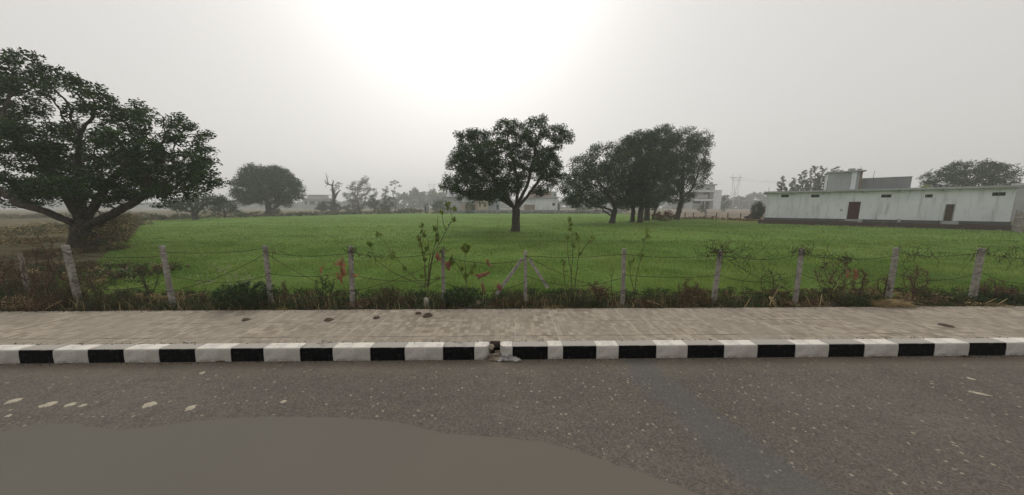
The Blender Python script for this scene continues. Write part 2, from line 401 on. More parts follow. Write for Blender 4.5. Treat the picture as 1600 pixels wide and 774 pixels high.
base = g.mix(g.rng(g.noise(1.7, 6, src=g.mapping(loc=(3, 9, 0)), rough=0.7), 0.56, 0.72, 0, 0.55), base, (0.17, 0.145, 0.12))
sp = g.vor(17, 'Distance'); base = g.mix(g.math('MULTIPLY', g.rng(sp, 0.16, 0.08), g.rng(g.sep(g.vor(17, 'Color'))[0], 0.86, 0.9)), base, (0.06, 0.05, 0.04))
# light mortar runs across the walk, one every tile, a few missing
fx = g.math('FRACT', g.math('MULTIPLY', xs[0], 1 / 0.38)); idx = g.math('FLOOR', g.math('MULTIPLY', xs[0], 1 / 0.38))
dl = g.math('ABSOLUTE', g.math('SUBTRACT', fx, 0.5))
w1 = n.new('ShaderNodeTexWhiteNoise'); w1.noise_dimensions = '1D'; l.new(idx, w1.inputs['W'])
jn = g.math('MULTIPLY', g.rng(dl, 0.036, 0.018), g.rng(w1.outputs['Value'], 0.1, 0.8, 0.1, 1.0))
jn = g.math('MULTIPLY', jn, g.rng(g.noise(3.0, 4), 0.35, 0.55, 0.15, 1.0))
base = g.mix(g.math('MULTIPLY', jn, 0.7), base, (0.52, 0.48, 0.40))
# dark seams along the walk
d1 = g.rng(g.math('ABSOLUTE', g.math('SUBTRACT', xs[1], 5.72)), 0.012, 0.004); d2 = g.rng(g.math('ABSOLUTE', g.math('SUBTRACT', xs[1], 5.05)), 0.018, 0.006)
sm = g.math('MULTIPLY', g.math('MAXIMUM', d1, d2), g.rng(g.noise(1.4, 4), 0.4, 0.6, 0.1, 0.9))
base = g.mix(sm, base, (0.10, 0.085, 0.07))
l.new(base, p.inputs['Base Color'])
hgt = g.math('ADD', g.math('SUBTRACT', g.math('MULTIPLY', jn, 1.2), g.math('MULTIPLY', seam, 0.8)), g.math('ADD', g.math('MULTIPLY', chk, 0.5), g.noise(60, 5)))
g.bump(hgt, 0.5, 0.01, p)

# green field under the crop
m, n, l, p = node_mat('green_field'); g = G(n, l); M['field'] = m
p.inputs['Roughness'].default_value = 0.95; p.inputs['Specular IOR Level'].default_value = 0.05
st_ = g.mapping((1, 2.2, 1))
c = g.mix(g.rng(g.noise(0.09, 5), 0.38, 0.66), (0.095, 0.185, 0.032), (0.170, 0.255, 0.06))
c = g.mix(g.rng(g.noise(1.1, 6, src=st_), 0.42, 0.70), c, (0.095, 0.175, 0.032))
c = g.mix(g.rng(g.noise(7, 6), 0.5, 0.75, 0, 0.6), c, (0.06, 0.105, 0.024))
c = g.mix(g.rng(g.noise(0.25, 6, src=g.mapping((0.5, 1.6, 1)), rough=0.65), 0.48, 0.66, 0, 0.75), c, (0.185, 0.235, 0.07))
c = g.mix(g.rng(g.noise(0.12, 5, src=g.mapping((0.5, 2.0, 1), loc=(5, 5, 0)), rough=0.6), 0.52, 0.66, 0, 0.6), c, (0.07, 0.125, 0.03))
l.new(c, p.inputs['Base Color']); g.bump(g.noise(9, 8, rough=0.7), 1.0, 0.12, p)
# the wide land: dry grass, soil, weeds
m, n, l, p = node_mat('dry_land'); g = G(n, l); M['land'] = m
p.inputs['Roughness'].default_value = 0.95; p.inputs['Specular IOR Level'].default_value = 0.05
c = g.mix(g.rng(g.noise(0.05, 5), 0.4, 0.62), (0.15, 0.125, 0.075), (0.095, 0.10, 0.05))
c = g.mix(g.rng(g.noise(0.8, 6), 0.45, 0.7), c, (0.19, 0.15, 0.09))
c = g.mix(g.rng(g.noise(0.22, 6, src=g.mapping((0.4, 1.5, 1)), rough=0.65), 0.5, 0.62, 0, 0.8), c, (0.075, 0.075, 0.04))
l.new(c, p.inputs['Base Color']); g.bump(g.noise(5, 8, rough=0.7), 1.0, 0.15, p)
M['soil'] = material('bank_soil', (0.10, 0.08, 0.055), (0.06, 0.05, 0.035), 4, 0.95, 0.9, 20)

def sheet(name, poly, z, mat, kind='structure'):
    me = bpy.data.meshes.new(name); me.from_pydata([(a, b, z) for a, b in poly], [], [list(range(len(poly)))]); me.update()
    return tag(link(name, me, mat), kind=kind)
ROAD_Y = at(800, 562).y                              # kerb foot
PAV0 = ROAD_Y + 0.20; PAV1 = on_y(800, 483, 1).y
PAV1 = at(800, 483, KERB_Z).y
sheet('ground', [(-700, -300), (700, -300), (700, 1000), (-700, 1000)], -0.03, M['land'])
sheet('road', [(-300, -9.0), (300, -9.0), (300, ROAD_Y + 0.02), (-300, ROAD_Y + 0.02)], 0.0, M['asphalt'])
fp = [(-14.3, 7.9), tuple(at(150, 412))[:2], tuple(at(185, 378))[:2], tuple(at(222, 346))[:2], tuple(at(330, 339.5))[:2], tuple(at(460, 337))[:2], tuple(at(640, 333))[:2],
      tuple(at(960, 334))[:2], tuple(at(1060, 341))[:2], tuple(at(1190, 346))[:2], tuple(at(1215, 350))[:2], tuple(at(1575, 361))[:2], tuple(at(1640, 365))[:2], (95, 20), (60, 7.9)]
FIELD = fp
sheet('field', fp, 0.0, M['field'])
# yellow patch of grass by the long building
yp = [tuple(at(*q))[:2] for q in ((1120, 348), (1128, 344.5), (1160, 343), (1188, 345.5), (1186, 348.5), (1150, 349))]
M['yellow_ground'] = material('yellowish_grass_ground', (0.14, 0.17, 0.03), (0.18, 0.19, 0.05), 0.5, 0.95, 0.6, 6, bdist=0.1)
sheet('grass_patch', yp, 0.006, M['yellow_ground'])
# raised walk
b = MB(); nx = 120
xs_ = np.linspace(-60, 60, 481)
rg = random.Random(5)
prof = [PAV1 + 0.03 * mnoise.noise(Vector((x * 1.7, 3, 0))) + 0.02 * mnoise.noise(Vector((x * 6, 1, 0))) for x in xs_]
V = []
GX0, GX1 = on_y(765, 550, ROAD_Y).x, on_y(781, 550, ROAD_Y).x
xs_ = np.unique(np.concatenate([xs_, [GX0 - 0.001, GX0 + 0.001, GX0 + 0.05, GX1 - 0.05, GX1 - 0.001, GX1 + 0.001]]))
prof = [PAV1 + 0.03 * mnoise.noise(Vector((x * 1.7, 3, 0))) + 0.02 * mnoise.noise(Vector((x * 6, 1, 0))) for x in xs_]
for x, yb in zip(xs_, prof): g_ = 0.10 if GX0 < x < GX1 else 0.0; V += [(x, PAV0 + 0.004 + g_ * 2, 0), (x, PAV0 + 0.004 + g_ * 0.3, KERB_Z - 0.006), (x, yb, KERB_Z + 0.004), (x, yb + 0.03, 0.05)]
F = []
for i in range(len(xs_) - 1):
    for j in range(3): F.append((i * 4 + j, (i + 1) * 4 + j, (i + 1) * 4 + j + 1, i * 4 + j + 1))
tag(b.add(V, F).build('pavement', M['paving']), kind='structure')
# earth bank behind the walk
b = MB(); V = []; F = []
ys = [PAV1 - 0.02, PAV1 + 0.25, PAV1 + 0.7, PAV1 + 1.3]
hz = [0.13, 0.17, 0.12, -0.01]
for i, x in enumerate(xs_):
    for y, h in zip(ys, hz): V.append((x, y, h + (0.05 * mnoise.noise(Vector((x * 1.3, y * 2, 0))) if h > 0.1 else 0)))
for i in range(len(xs_) - 1):
    for j in range(3): F.append((i * 4 + j, (i + 1) * 4 + j, (i + 1) * 4 + j + 1, i * 4 + j + 1))
tag(b.add(V, F).build('verge', M['soil'], smooth=True), kind='structure')
# added sheet over the near lane, shaped like the camera's blurred area
edge = [(-60, 690), (0, 676), (50, 664), (110, 662), (150, 668), (190, 672), (250, 666), (300, 659), (350, 654), (420, 651), (520, 652), (600, 657), (640, 664), (690, 677), (740, 681), (800, 685), (850, 692), (905, 706), (960, 725), (1010, 742), (1060, 760), (1100, 775), (1130, 800)]
pt = [tuple(at(*q, 0.004))[:2] for q in edge]
pts = []
for i in range(len(pt) - 1):
    for k in range(24):
        t = k / 24; x = pt[i][0] * (1 - t) + pt[i + 1][0] * t; y = pt[i][1] * (1 - t) + pt[i + 1][1] * t
        pts.append((x, y + 0.02 * mnoise.noise(Vector((x * 9, 0, 2))) + 0.012 * mnoise.noise(Vector((x * 33, 0, 5)))))
poly = pts + [(1.2, -2.0), (-9, -2.0)]
sheet('camera_blur_patch', poly, 0.004, M['camera_blur'])

# ------------------------------------------------------------------ kerb stones, painted black and white in turn
m, n, l, p = node_mat('white_kerb_paint'); g = G(n, l); M['kerb_white'] = m
p.inputs['Roughness'].default_value = 0.85; p.inputs['Specular IOR Level'].default_value = 0.2
c = g.mix(g.rng(g.noise(4, 6), 0.4, 0.7), (0.53, 0.51, 0.475), (0.41, 0.39, 0.355))
c = g.mix(g.rng(g.noise(2.3, 6, rough=0.65), 0.45, 0.62, 0, 0.55), c, (0.36, 0.335, 0.295))
c = g.mix(g.rng(g.noise(22, 6, rough=0.7), 0.54, 0.66, 0, 0.8), c, (0.30, 0.27, 0.23))
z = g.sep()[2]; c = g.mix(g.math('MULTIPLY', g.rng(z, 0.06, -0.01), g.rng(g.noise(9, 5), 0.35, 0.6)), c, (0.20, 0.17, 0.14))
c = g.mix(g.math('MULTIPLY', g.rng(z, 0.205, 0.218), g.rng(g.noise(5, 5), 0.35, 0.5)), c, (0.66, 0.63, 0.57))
l.new(c, p.inputs['Base Color']); g.bump(g.noise(35, 6), 0.6, 0.012, p)
m, n, l, p = node_mat('black_kerb_paint'); g = G(n, l); M['kerb_black'] = m
p.inputs['Roughness'].default_value = 0.9; p.inputs['Specular IOR Level'].default_value = 0.03
nz = g.sep(n.new('ShaderNodeNewGeometry').outputs['Normal'])[2]
c = g.mix(g.rng(g.noise(18, 6, rough=0.7), 0.56, 0.68, 0, 0.7), (0.004, 0.0045, 0.005), (0.07, 0.06, 0.05))
z = g.sep()[2]; wobz = g.math('ADD', z, g.math('MULTIPLY', g.noise(8, 3), 0.012))
c = g.mix(g.rng(wobz, 0.219, 0.224), c, (0.36, 0.34, 0.31))         # the paint stops short of the worn bare top
l.new(c, p.inputs['Base Color']); g.bump(g.noise(35, 6), 0.6, 0.012, p)
kx = [-62, -30, 27, 80, 135, 192, 247, 303, 359, 411, 468, 519, 578, 632, 692, 741, 764]     # left run, pixel columns of the joints
kr = [781, 801, 856, 880, 932, 967, 1026, 1075, 1132, 1184, 1243, 1295, 1351, 1404, 1461, 1515, 1573, 1627, 1680]
def kerb_block(x0, x1, white, label, end=0):
    k = 6; V = []; F = []
    r = random.Random(int(x0 * 1000))
    base_y = ROAD_Y + r.uniform(-0.006, 0.006); dz = r.uniform(-0.004, 0.004)
    prof = [(0.0, -0.02), (0.006, 0.12), (0.012, 0.19), (0.018, 0.212), (0.03, KERB_Z), (0.20, KERB_Z)]
    gap = 0.0025
    cols = []
    ln = x1 - x0
    if end == 1: cols = [(0, 0), (ln - 0.10, 0), (ln - 0.05, 0.03), (ln - 0.012, 0.075), (ln - gap, 0.13)]
    elif end == -1: cols = [(gap, 0.13), (0.012, 0.075), (0.05, 0.03), (0.10, 0), (ln - gap, 0)]
    else: cols = [(gap, 0.004), (gap + 0.008, 0), (ln / 2, 0), (ln - gap - 0.008, 0), (ln - gap, 0.004)]
    for (cx, off) in cols:
        for (py_, pz) in prof: V.append((x0 + cx, base_y + max(py_, off * 1.0), pz - off * 0.12 + dz))
        V.append((x0 + cx, base_y + 0.20, -0.02))
    w_ = len(prof) + 1
    for i in range(len(cols) - 1):
        for j in range(w_ - 1): F.append((i * w_ + j, (i + 1) * w_ + j, (i + 1) * w_ + j + 1, i * w_ + j + 1))
    F.append(list(range(w_))[::-1]); F.append([(len(cols) - 1) * w_ + j for j in range(w_)])
    b = MB(); b.add(V, F); o = b.build('kerb_stone', M['kerb_white' if white else 'kerb_black'], None)
    c = Vector((x0, base_y, 0)); o.data.transform(Matrix.Translation(-c)); o.location = c
    tag(o, label, 'kerb stone', 'painted kerb stones along the road')
ORD = ['first', 'second', 'third', 'fourth', 'fifth', 'sixth', 'seventh', 'eighth', 'ninth', 'tenth', 'eleventh', 'twelfth']
KX = {q: at(q, 550, 0.1).x for q in kx + kr}
def kpos(q):
    d = ray(q, 550); return CP.x + d.x * ((ROAD_Y) / d.y)
nb = nw = 0
seq = list(zip(kx[:-1], kx[1:]))[::-1]
for i, (a, b_) in enumerate(seq):
    wh = (i % 2 == 0); x0, x1 = kpos(a), kpos(b_)
    if wh: nw += 1; lab = 'short white kerb stone with rounded end on left of broken gap' if i == 0 else 'white painted kerb stone, %s white one left of the broken gap' % ORD[nw - 1]
    else: nb += 1; lab = 'black painted kerb stone, %s black one left of the broken gap' % ORD[nb - 1]
    kerb_block(x0, x1, wh, lab, end=1 if i == 0 else 0)
nb = nw = 0
for i, (a, b_) in enumerate(zip(kr[:-1], kr[1:])):
    wh = (i % 2 == 0); x0, x1 = kpos(a), kpos(b_)
    if wh: nw += 1; lab = 'short white kerb stone with rounded end on right of broken gap' if i == 0 else 'white painted kerb stone, %s white one right of the broken gap' % ORD[nw - 1]
    else: nb += 1; lab = 'black painted kerb stone, %s black one right of the broken gap' % ORD[nb - 1]
    kerb_block(x0, x1, wh, lab, end=-1 if i == 0 else 0)
# beyond the frame the kerb simply goes on
for s_, x0 in ((-1, kpos(kx[0])), (1, kpos(kr[-1]))):
    x = x0
    b = MB(); b.box(((x + s_ * 25), ROAD_Y + 0.085, KERB_Z / 2 - 0.01), (50, 0.17, KERB_Z - 0.01))
    tag(b.build('kerb', M['concrete_dark']), kind='structure')

# ------------------------------------------------------------------ buildings
class Plane:                      # an upright wall plane through two ground places; pixels of the photograph give (s, z) on it
    def __init__(s, A, B):
        s.A = Vector((A.x, A.y, 0)); s.d = (Vector((B.x, B.y, 0)) - s.A); s.len = s.d.length; s.d.normalize()
        s.n = Vector((s.d.y, -s.d.x, 0))                    # faces the road
        if s.n.y > 0: s.n = -s.n
        s.rz = math.atan2(s.d.y, s.d.x)
    def sz(s, px, py):
        r = ray(px, py); t = (s.A - CP).dot(s.n) / r.dot(s.n); p = CP + r * t
        return (p - s.A).dot(s.d), p.z
def wall_mat(name, a, b, stain=(0.28, 0.28, 0.26), amt=0.5):
    m, n, l, p = node_mat(name); g = G(n, l)
    p.inputs['Roughness'].default_value = 0.92; p.inputs['Specular IOR Level'].default_value = 0.1
    c = g.mix(g.rng(g.noise(0.35, 5), 0.38, 0.66), a, b)
    c = g.mix(g.rng(g.noise(2.0, 7, src=g.mapping((1, 1, 0.12)), rough=0.65), 0.52, 0.78, 0, amt), c, stain)
    c = g.mix(g.rng(g.noise(1.6, 6, rough=0.7), 0.58, 0.75, 0, amt * 0.7), c, stain)
    l.new(c, p.inputs['Base Color']); g.bump(g.noise(14, 6), 0.35, 0.02, p); return m
M['whitewash'] = wall_mat('whitewashed_wall', (0.76, 0.785, 0.81), (0.66, 0.69, 0.715), (0.36, 0.37, 0.36), 0.95)
M['slab'] = wall_mat('roof_slab_concrete', (0.42, 0.43, 0.43), (0.34, 0.35, 0.35), (0.18, 0.18, 0.17), 0.7)
M['plinth'] = wall_mat('dark_plinth', (0.085, 0.10, 0.10), (0.12, 0.13, 0.125), (0.05, 0.05, 0.05), 0.6)
M['grey_wall'] = wall_mat('grey_rendered_wall', (0.26, 0.27, 0.27), (0.21, 0.22, 0.22), (0.14, 0.14, 0.14), 0.7)
M['headroom'] = wall_mat('pale_grey_wall', (0.40, 0.42, 0.41), (0.34, 0.36, 0.36), (0.2, 0.2, 0.2), 0.6)
M['cream'] = wall_mat('cream_wall', (0.58, 0.52, 0.38), (0.50, 0.45, 0.34)); M['pinkw'] = wall_mat('pinkish_wall', (0.46, 0.34, 0.29), (0.40, 0.31, 0.27))
M['bluegrey'] = wall_mat('blue_grey_sheet', (0.36, 0.40, 0.44), (0.30, 0.34, 0.38)); M['brownw'] = wall_mat('bare_brick_wall', (0.28, 0.22, 0.17), (0.22, 0.17, 0.13))
M['dark'] = material('dark_opening', (0.018, 0.018, 0.018), None, rough=0.6)
M['door_red'] = material('dark_red_door', (0.065, 0.022, 0.018), (0.085, 0.03, 0.024), 5, 0.6, 0.2, 20)
M['door_brown'] = material('weathered_wood_door', (0.085, 0.062, 0.042), (0.13, 0.10, 0.07), 6, 0.85, 0.4, 20)
M['window_dark'] = material('dark_window_glass', (0.03, 0.035, 0.04), None, rough=0.2, spec=0.5)
m, n, l, p = node_mat('old_brick'); g = G(n, l); M['brick'] = m
bt = n.new('ShaderNodeTexBrick'); l.new(g.mapping((1, 1, 1), rot=(R(90), 0, 0)), bt.inputs[0]); bt.inputs['Scale'].default_value = 1
bt.inputs['Color1'].default_value = (0.095, 0.052, 0.036, 1); bt.inputs['Color2'].default_value = (0.06, 0.04, 0.03, 1); bt.inputs['Mortar'].default_value = (0.11, 0.09, 0.075, 1)
bt.inputs['Brick Width'].default_value = 0.23; bt.inputs['Row Height'].default_value = 0.08; bt.inputs['Mortar Size'].default_value = 0.008
c = g.mix(g.rng(g.noise(0.6, 5), 0.45, 0.65), bt.outputs['Color'], (0.075, 0.06, 0.045)); l.new(c, p.inputs['Base Color'])
p.inputs['Roughness'].default_value = 0.95; g.bump(g.noise(12, 6), 0.6, 0.03, p)

def pbox(b, pl, s0, s1, z0, z1, o0, o1):
    """box on a plane: s range, z range, and from o0 to o1 outwards (towards the road)"""
    c = pl.A + pl.d * ((s0 + s1) / 2) + pl.n * ((o0 + o1) / 2)
    return b.box((c.x, c.y, (z0 + z1) / 2), (abs(s1 - s0), abs(o1 - o0), abs(z1 - z0)), pl.rz)
def part(name, mat, parent, pl, *boxes):
    b = MB()
    for q in boxes: pbox(b, pl, *q)
    return b.build(name, mat, parent)

# the long whitewashed building
A = at(1183, 352); B = at(1593, 361.5)
lg = Plane(at(1190, 349.5), at(1590, 360.5))          # face of the brick ledge
fc = Plane(Vector(lg.A - lg.n * 1.1), Vector(lg.A + lg.d * lg.len - lg.n * 1.1))
s0 = fc.sz(1196, 330)[0]; s1 = fc.sz(1581, 330)[0]
zb = 0.5 * (fc.sz(1200, 338.5)[1] + fc.sz(1560, 349)[1]); zt = 0.5 * (fc.sz(1200, 301)[1] + fc.sz(1560, 296)[1])
hb = thing('long_building', fc.A + fc.d * ((s0 + s1) / 2), 'long single storey whitewashed building with flat roof at right of field', 'building', rz=fc.rz)
DEP = 6.5
# wall with real openings for doors and vents
ops = []
for (a, b_, c, d) in ((1324.5, 1343, 315.5, 340), (1475.5, 1491, 319, 345)):
    ops.append((fc.sz(a, 330)[0], fc.sz(b_, 330)[0], zb - 0.02, fc.sz((a + b_) / 2, c)[1], 'door'))
for px in (1226.5, 1274, 1385, 1448.5, 1561):
    s, z = fc.sz(px, 306.5 if px < 1500 else 303.5); hw = 0.42; ops.append((s - hw, s + hw, z - 0.2, z + 0.2, 'vent'))
b = MB(); cuts = sorted({s0, s1} | {o[0] for o in ops} | {o[1] for o in ops})
for a, c in zip(cuts[:-1], cuts[1:]):
    mid = (a + c) / 2; o = [q for q in ops if q[0] < mid < q[1]]; zs = zb
    for q in sorted(o, key=lambda q: q[2]):
        if q[2] > zs: pbox(b, fc, a, c, zs, q[2], -0.23, 0)
        zs = q[3]
    pbox(b, fc, a, c, zs, zt, -0.23, 0)
pbox(b, fc, s0, s0 + 0.23, zb, zt, -DEP, -0.235); pbox(b, fc, s1 - 0.23, s1, zb, zt, -DEP, -0.235); pbox(b, fc, s0 + 0.235, s1 - 0.235, zb, zt, -DEP, -DEP + 0.23)
b.build('wall', M['whitewash'], hb)
part('plinth', M['plinth'], hb, fc, (s0 - 0.1, s1 + 0.1, -0.05, zb - 0.004, -DEP - 0.1, 0.1))
part('roof', M['slab'], hb, fc, (s0 - 0.45, s1 + 0.5, zt + 0.004, zt + 0.26, -DEP - 0.4, 0.55))
for px in (1240, 1289, 1350, 1408, 1476):
    s = fc.sz(px, 303)[0]; part('beam_end', M['slab'], hb, fc, (s - 0.17, s + 0.17, zt - 0.22, zt, 0.003, 0.42))
for i, q in enumerate([o for o in ops if o[4] == 'door']):
    dm = M['door_red'] if i == 0 else M['door_brown']
    d = part('door', dm, hb, fc, (q[0] + 0.06, q[1] - 0.06, q[2] + 0.03, q[3] - 0.06, -0.16, -0.10), *[(q[0] + 0.06 + k * (q[1] - q[0] - 0.12) / 4 - 0.012, q[0] + 0.06 + k * (q[1] - q[0] - 0.12) / 4 + 0.012, q[2] + 0.05, q[3] - 0.08, -0.099, -0.085) for k in (1, 2, 3)])
    d['label'] = 'dark red closed door' if i == 0 else 'weathered brown door'
    part('frame', M['headroom'] if i else M['door_red'], d, fc, (q[0], q[0] + 0.058, q[2] + 0.02, q[3] - 0.062, -0.2, 0.02), (q[1] - 0.058, q[1], q[2] + 0.02, q[3] - 0.062, -0.2, 0.02), (q[0], q[1], q[3] - 0.06, q[3], -0.2, 0.02))
    part('step', M['slab'], hb, fc, (q[0] - 0.2, q[1] + 0.25, 0.05, zb - 0.03, 0.103, 0.75))
for q in [o for o in ops if o[4] == 'vent']:
    v = part('vent', M['dark'], hb, fc, (q[0] + 0.004, q[1] - 0.004, q[2] + 0.004, q[3] - 0.004, -0.2, -0.14))
    part('grille', M['grey_wall'], v, fc, *[(q[0] + (q[1] - q[0]) * k / 3 - 0.02, q[0] + (q[1] - q[0]) * k / 3 + 0.02, q[2] + 0.006, q[3] - 0.006, -0.12, -0.08) for k in (1.5,)])
for px in (1262, 1320, 1372, 1406, 1440, 1520):
    s = fc.sz(px, 320)[0]; part('pilaster', M['whitewash'], hb, fc, (s - 0.14, s + 0.14, zb, zt, 0.003, 0.035))
s, z = fc.sz(1316, 328.5); part('nameplate', M['dark'], hb, fc, (s - 0.22, s + 0.22, z - 0.06, z + 0.06, 0.003, 0.03))
s, z = fc.sz(1404, 344); part('drain_spout', M['headroom'], hb, fc, (s - 0.12, s + 0.12, zb - 0.35, zb + 0.12, 0.1, 0.28))
# brick ledge in front
ll0, ll1 = lg.sz(1184, 350)[0], lg.sz(1580, 358)[0]
lt_ = thing('brick_ledge', lg.A + lg.d * (lg.len / 2), 'low dark red brick ledge running along the foot of the long whitewashed building', 'brick ledge', rz=lg.rz)
b = MB(); rg = random.Random(3); s = ll0
while s < ll1:
    e = min(s + rg.uniform(0.8, 2.2), ll1); h = 0.60 + rg.uniform(-0.06, 0.05) - (0.05 if s > 8 else 0.0)
    pbox(b, lg, s, e, -0.03, h, -0.95, rg.uniform(-0.03, 0.03)); s = e + 0.002
b.build('wall', M['brick'], lt_)
b = MB()
for k in range(40):
    s = rg.uniform(ll0 + 9, ll0 + 14) if k < 26 else rg.uniform(ll0, ll1); c = lg.A + lg.d * s + lg.n * rg.uniform(0.05, 0.7)
    b.box((c.x, c.y, 0.05), (0.24, 0.12, 0.1), rg.uniform(0, 3))
for k in range(30):
    s = rg.uniform(ll0 + 8, ll0 + 13); c = lg.A + lg.d * s - lg.n * rg.uniform(0.1, 0.7)
    b.box((c.x, c.y, 0.66), (0.22, 0.11, 0.09), rg.uniform(0, 3))
tag(b.build('rubble', M['rubble'], None), kind='stuff')
# stair head room and roof parapet
bk = Plane(Vector(fc.A - fc.n * 2.6), Vector(fc.A + fc.d * 5 - fc.n * 2.6))
a0, a1 = bk.sz(1292.5, 285)[0], bk.sz(1342, 285)[0]; zh = bk.sz(1320, 269.5)[1]
st = part('stair_room', M['headroom'], hb, bk, (a0, a1, zt + 0.262, zh, -3.0, 0))
part('roof', M['slab'], st, bk, (a0 - 0.15, a1 + 0.5, zh + 0.003, zh + 0.16, -3.3, 0.35))
part('pillar', M['whitewash'], st, bk, (a1 - 0.75, a1 - 0.3, zt + 0.265, zh - 0.005, 0.003, 0.08))
part('side_wall', M['brownw'], st, bk, (a1 + 0.003, a1 + 0.25, zt + 0.265, zh, -2.6, -0.05))
pp = Plane(Vector(fc.A - fc.n * 3.4), Vector(fc.A + fc.d * 5 - fc.n * 3.4))
c0, c1 = pp.sz(1346, 285)[0], pp.sz(1424, 285)[0]; zp = pp.sz(1385, 278)[1]
pr = part('parapet', M['grey_wall'], hb, pp, (c0, c1, zt + 0.262, zp, -0.23, 0))
part('side_parapet', M['grey_wall'], hb, pp, (c1 - 0.23, c1, zt + 0.262, zp, -3.0, -0.235))
part('coping', M['slab'], pr, pp, (c0, c1 + 0.05, zp + 0.003, zp + 0.07, -0.28, 0.05))
b = MB()
for px, h in ((1202, 0.8), (1292, 1.4), (1342, 0.7), (1364, 1.1)):
    s = bk.sz(px, 290)[0]; c = bk.A + bk.d * s + bk.n * (0.2 if px < 1300 else -0.5); z0 = zt + 0.25 if px < 1300 else (zh + 0.1 if px < 1350 else zp - 0.1)
    b = MB(); b.tube([(c.x, c.y, z0), (c.x + 0.03, c.y, z0 + h)], 0.02, 5); b.build('steel_rod', M['wire'], hb)
for px, sz_ in ((1302, 0.35), (1315, 0.28), (1331, 0.5), (1343, 0.35)):
    s = bk.sz(px, 266)[0]; c = bk.A + bk.d * s
    b = MB(); b.box((c.x, c.y, zh + 0.163 + sz_ * 0.3), (sz_ * 1.2, sz_, sz_ * 0.6), 0.3)
    tag(b.build('brick_stack', M['slab']), {1302: 'small stack of bricks at left edge of the stair room roof', 1315: 'low flat stack on stair room roof beside the left one', 1331: 'largest block stack on the stair room roof near its right corner', 1343: 'block stack right at the corner tip of the stair room roof'}[px], 'brick stack')
# grey building past the right end, with a pale plank fence
gb = Plane(at(1586, 346), at(1640, 348)); gt = thing('grey_building', gb.A, 'grey building cut by the right picture edge behind plank fence', 'building', rz=gb.rz)
part('wall', M['grey_wall'], gt, gb, (0.6, 12, 0, gb.sz(1600, 292)[1], -1.5, 0)); part('roof', M['slab'], gt, gb, (0.4, 12.5, gb.sz(1600, 292)[1] + 0.004, gb.sz(1600, 287)[1], -1.7, 0.4))
part('sill_band', M['bluegrey'], gt, gb, (0.6, 12, 2.1, 2.5, 0.003, 0.1))
pf = Plane(at(1581, 361), at(1600, 366)); ft = thing('plank_fence', pf.A, 'pale weathered plank fence at right end of the long building', 'fence', rz=pf.rz)
rg = random.Random(8)
for k in range(16):
    s = k * 0.33; part('plank', M['concrete_dark' if k % 3 else 'concrete'], ft, pf, (s, s + 0.14, 0, 1.9 + rg.uniform(-0.2, 0.3), -0.03, 0.03))
part('rail', M['concrete_dark'], ft, pf, (0, 5.2, 0.6, 0.7, -0.09, -0.034), (0, 5.2, 1.4, 1.5, -0.09, -0.034))

# far houses behind the field's end wall
def yplane(px, dist): P_ = at_dist(px, dist); return Plane(P_, P_ + Vector((1, 0, 0)))
def pz(pl, px0, px1, py0, py1, o0, o1):     # rectangle of the photograph on the plane, py0 lower edge
    a, z0 = pl.sz(px0, (py0 + py1) / 2)[0], pl.sz((px0 + px1) / 2, py0)[1]; c = pl.sz(px1, (py0 + py1) / 2)[0]; z1 = pl.sz((px0 + px1) / 2, py1)[1]
    return (a, c, max(z0, -0.02), z1, o0, o1)
pl = yplane(835, 133); h = thing('white_house', pl.A, 'white flat roofed house behind the central tree with pinkish upper storey', 'house', rz=0)
part('wall', M['whitewash'], h, pl, pz(pl, 836, 871, 332, 309.6, -8, 0)); part('roof', M['slab'], h, pl, pz(pl, 818, 874, 309.5, 308, -9, 1.0))
part('upper_storey', M['pinkw'], h, pl, pz(pl, 827, 862, 307.9, 298, -8, -2)); part('upper_storey', M['headroom'], h, pl, pz(pl, 862.3, 871, 307.9, 299, -8, -2.3))['label'] = 'pale end of the upper storey'
part('lean_to', M['whitewash'], h, pl, pz(pl, 819, 835.9, 320, 309.8, -6, -0.6))
part('window', M['window_dark'], h, pl, pz(pl, 863, 867.3, 321.6, 317.6, -0.1, 0.06)); part('door', M['door_brown'], h, pl, pz(pl, 871.3, 875, 332, 318, -1, -0.3))
part('side_wall', M['brownw'], h, pl, pz(pl, 819, 835.8, 332, 320.2, -0.5, 0.1))
part('window', M['window_dark'], h, pl, pz(pl, 867, 869, 306, 303, -2.35, -2.2))
pl = yplane(755, 128); h = thing('cream_house', pl.A, 'small cream house with two windows left of the central trunk', 'house')
part('wall', M['cream'], h, pl, pz(pl, 746.5, 763, 333, 309.6, -6, 0)); part('roof', M['headroom'], h, pl, pz(pl, 742, 764, 309.5, 307, -7, 1.2))
for a, c in ((748.8, 751), (755.5, 759.6)): part('window', M['door_brown'], h, pl, pz(pl, a, c, 323.5, 316.2, -0.1, 0.08))
part('water_room', M['headroom'], h, pl, pz(pl, 745, 760, 306.9, 303, -6, -2))
pl = yplane(770, 130); h = thing('shed', pl.A, 'blue grey sheet shed between cream house and central trunk', 'shed')
part('wall', M['bluegrey'], h, pl, pz(pl, 763.6, 781, 333, 314, -6, 0)); part('roof', M['slab'], h, pl, pz(pl, 763.2, 782, 313.9, 313, -6.5, 0.6)); part('door', M['dark'], h, pl, pz(pl, 776, 779, 333, 320, 0.003, 0.05))
pl = yplane(730, 127); h = thing('pinkish_building', pl.A, 'low pinkish wall building at left of the cream house', 'building')
part('wall', M['pinkw'], h, pl, pz(pl, 720, 746, 333, 317, -5, -0.5)); part('roof', M['headroom'], h, pl, pz(pl, 719.5, 746.2, 316.9, 316, -5.4, 0.0)); part('door', M['door_brown'], h, pl, pz(pl, 738, 741, 333, 321, -0.49, -0.4))
pl = yplane(665, 135); h = thing('pump_room', pl.A, 'tiny grey brick pump room standing alone on far field edge', 'hut')
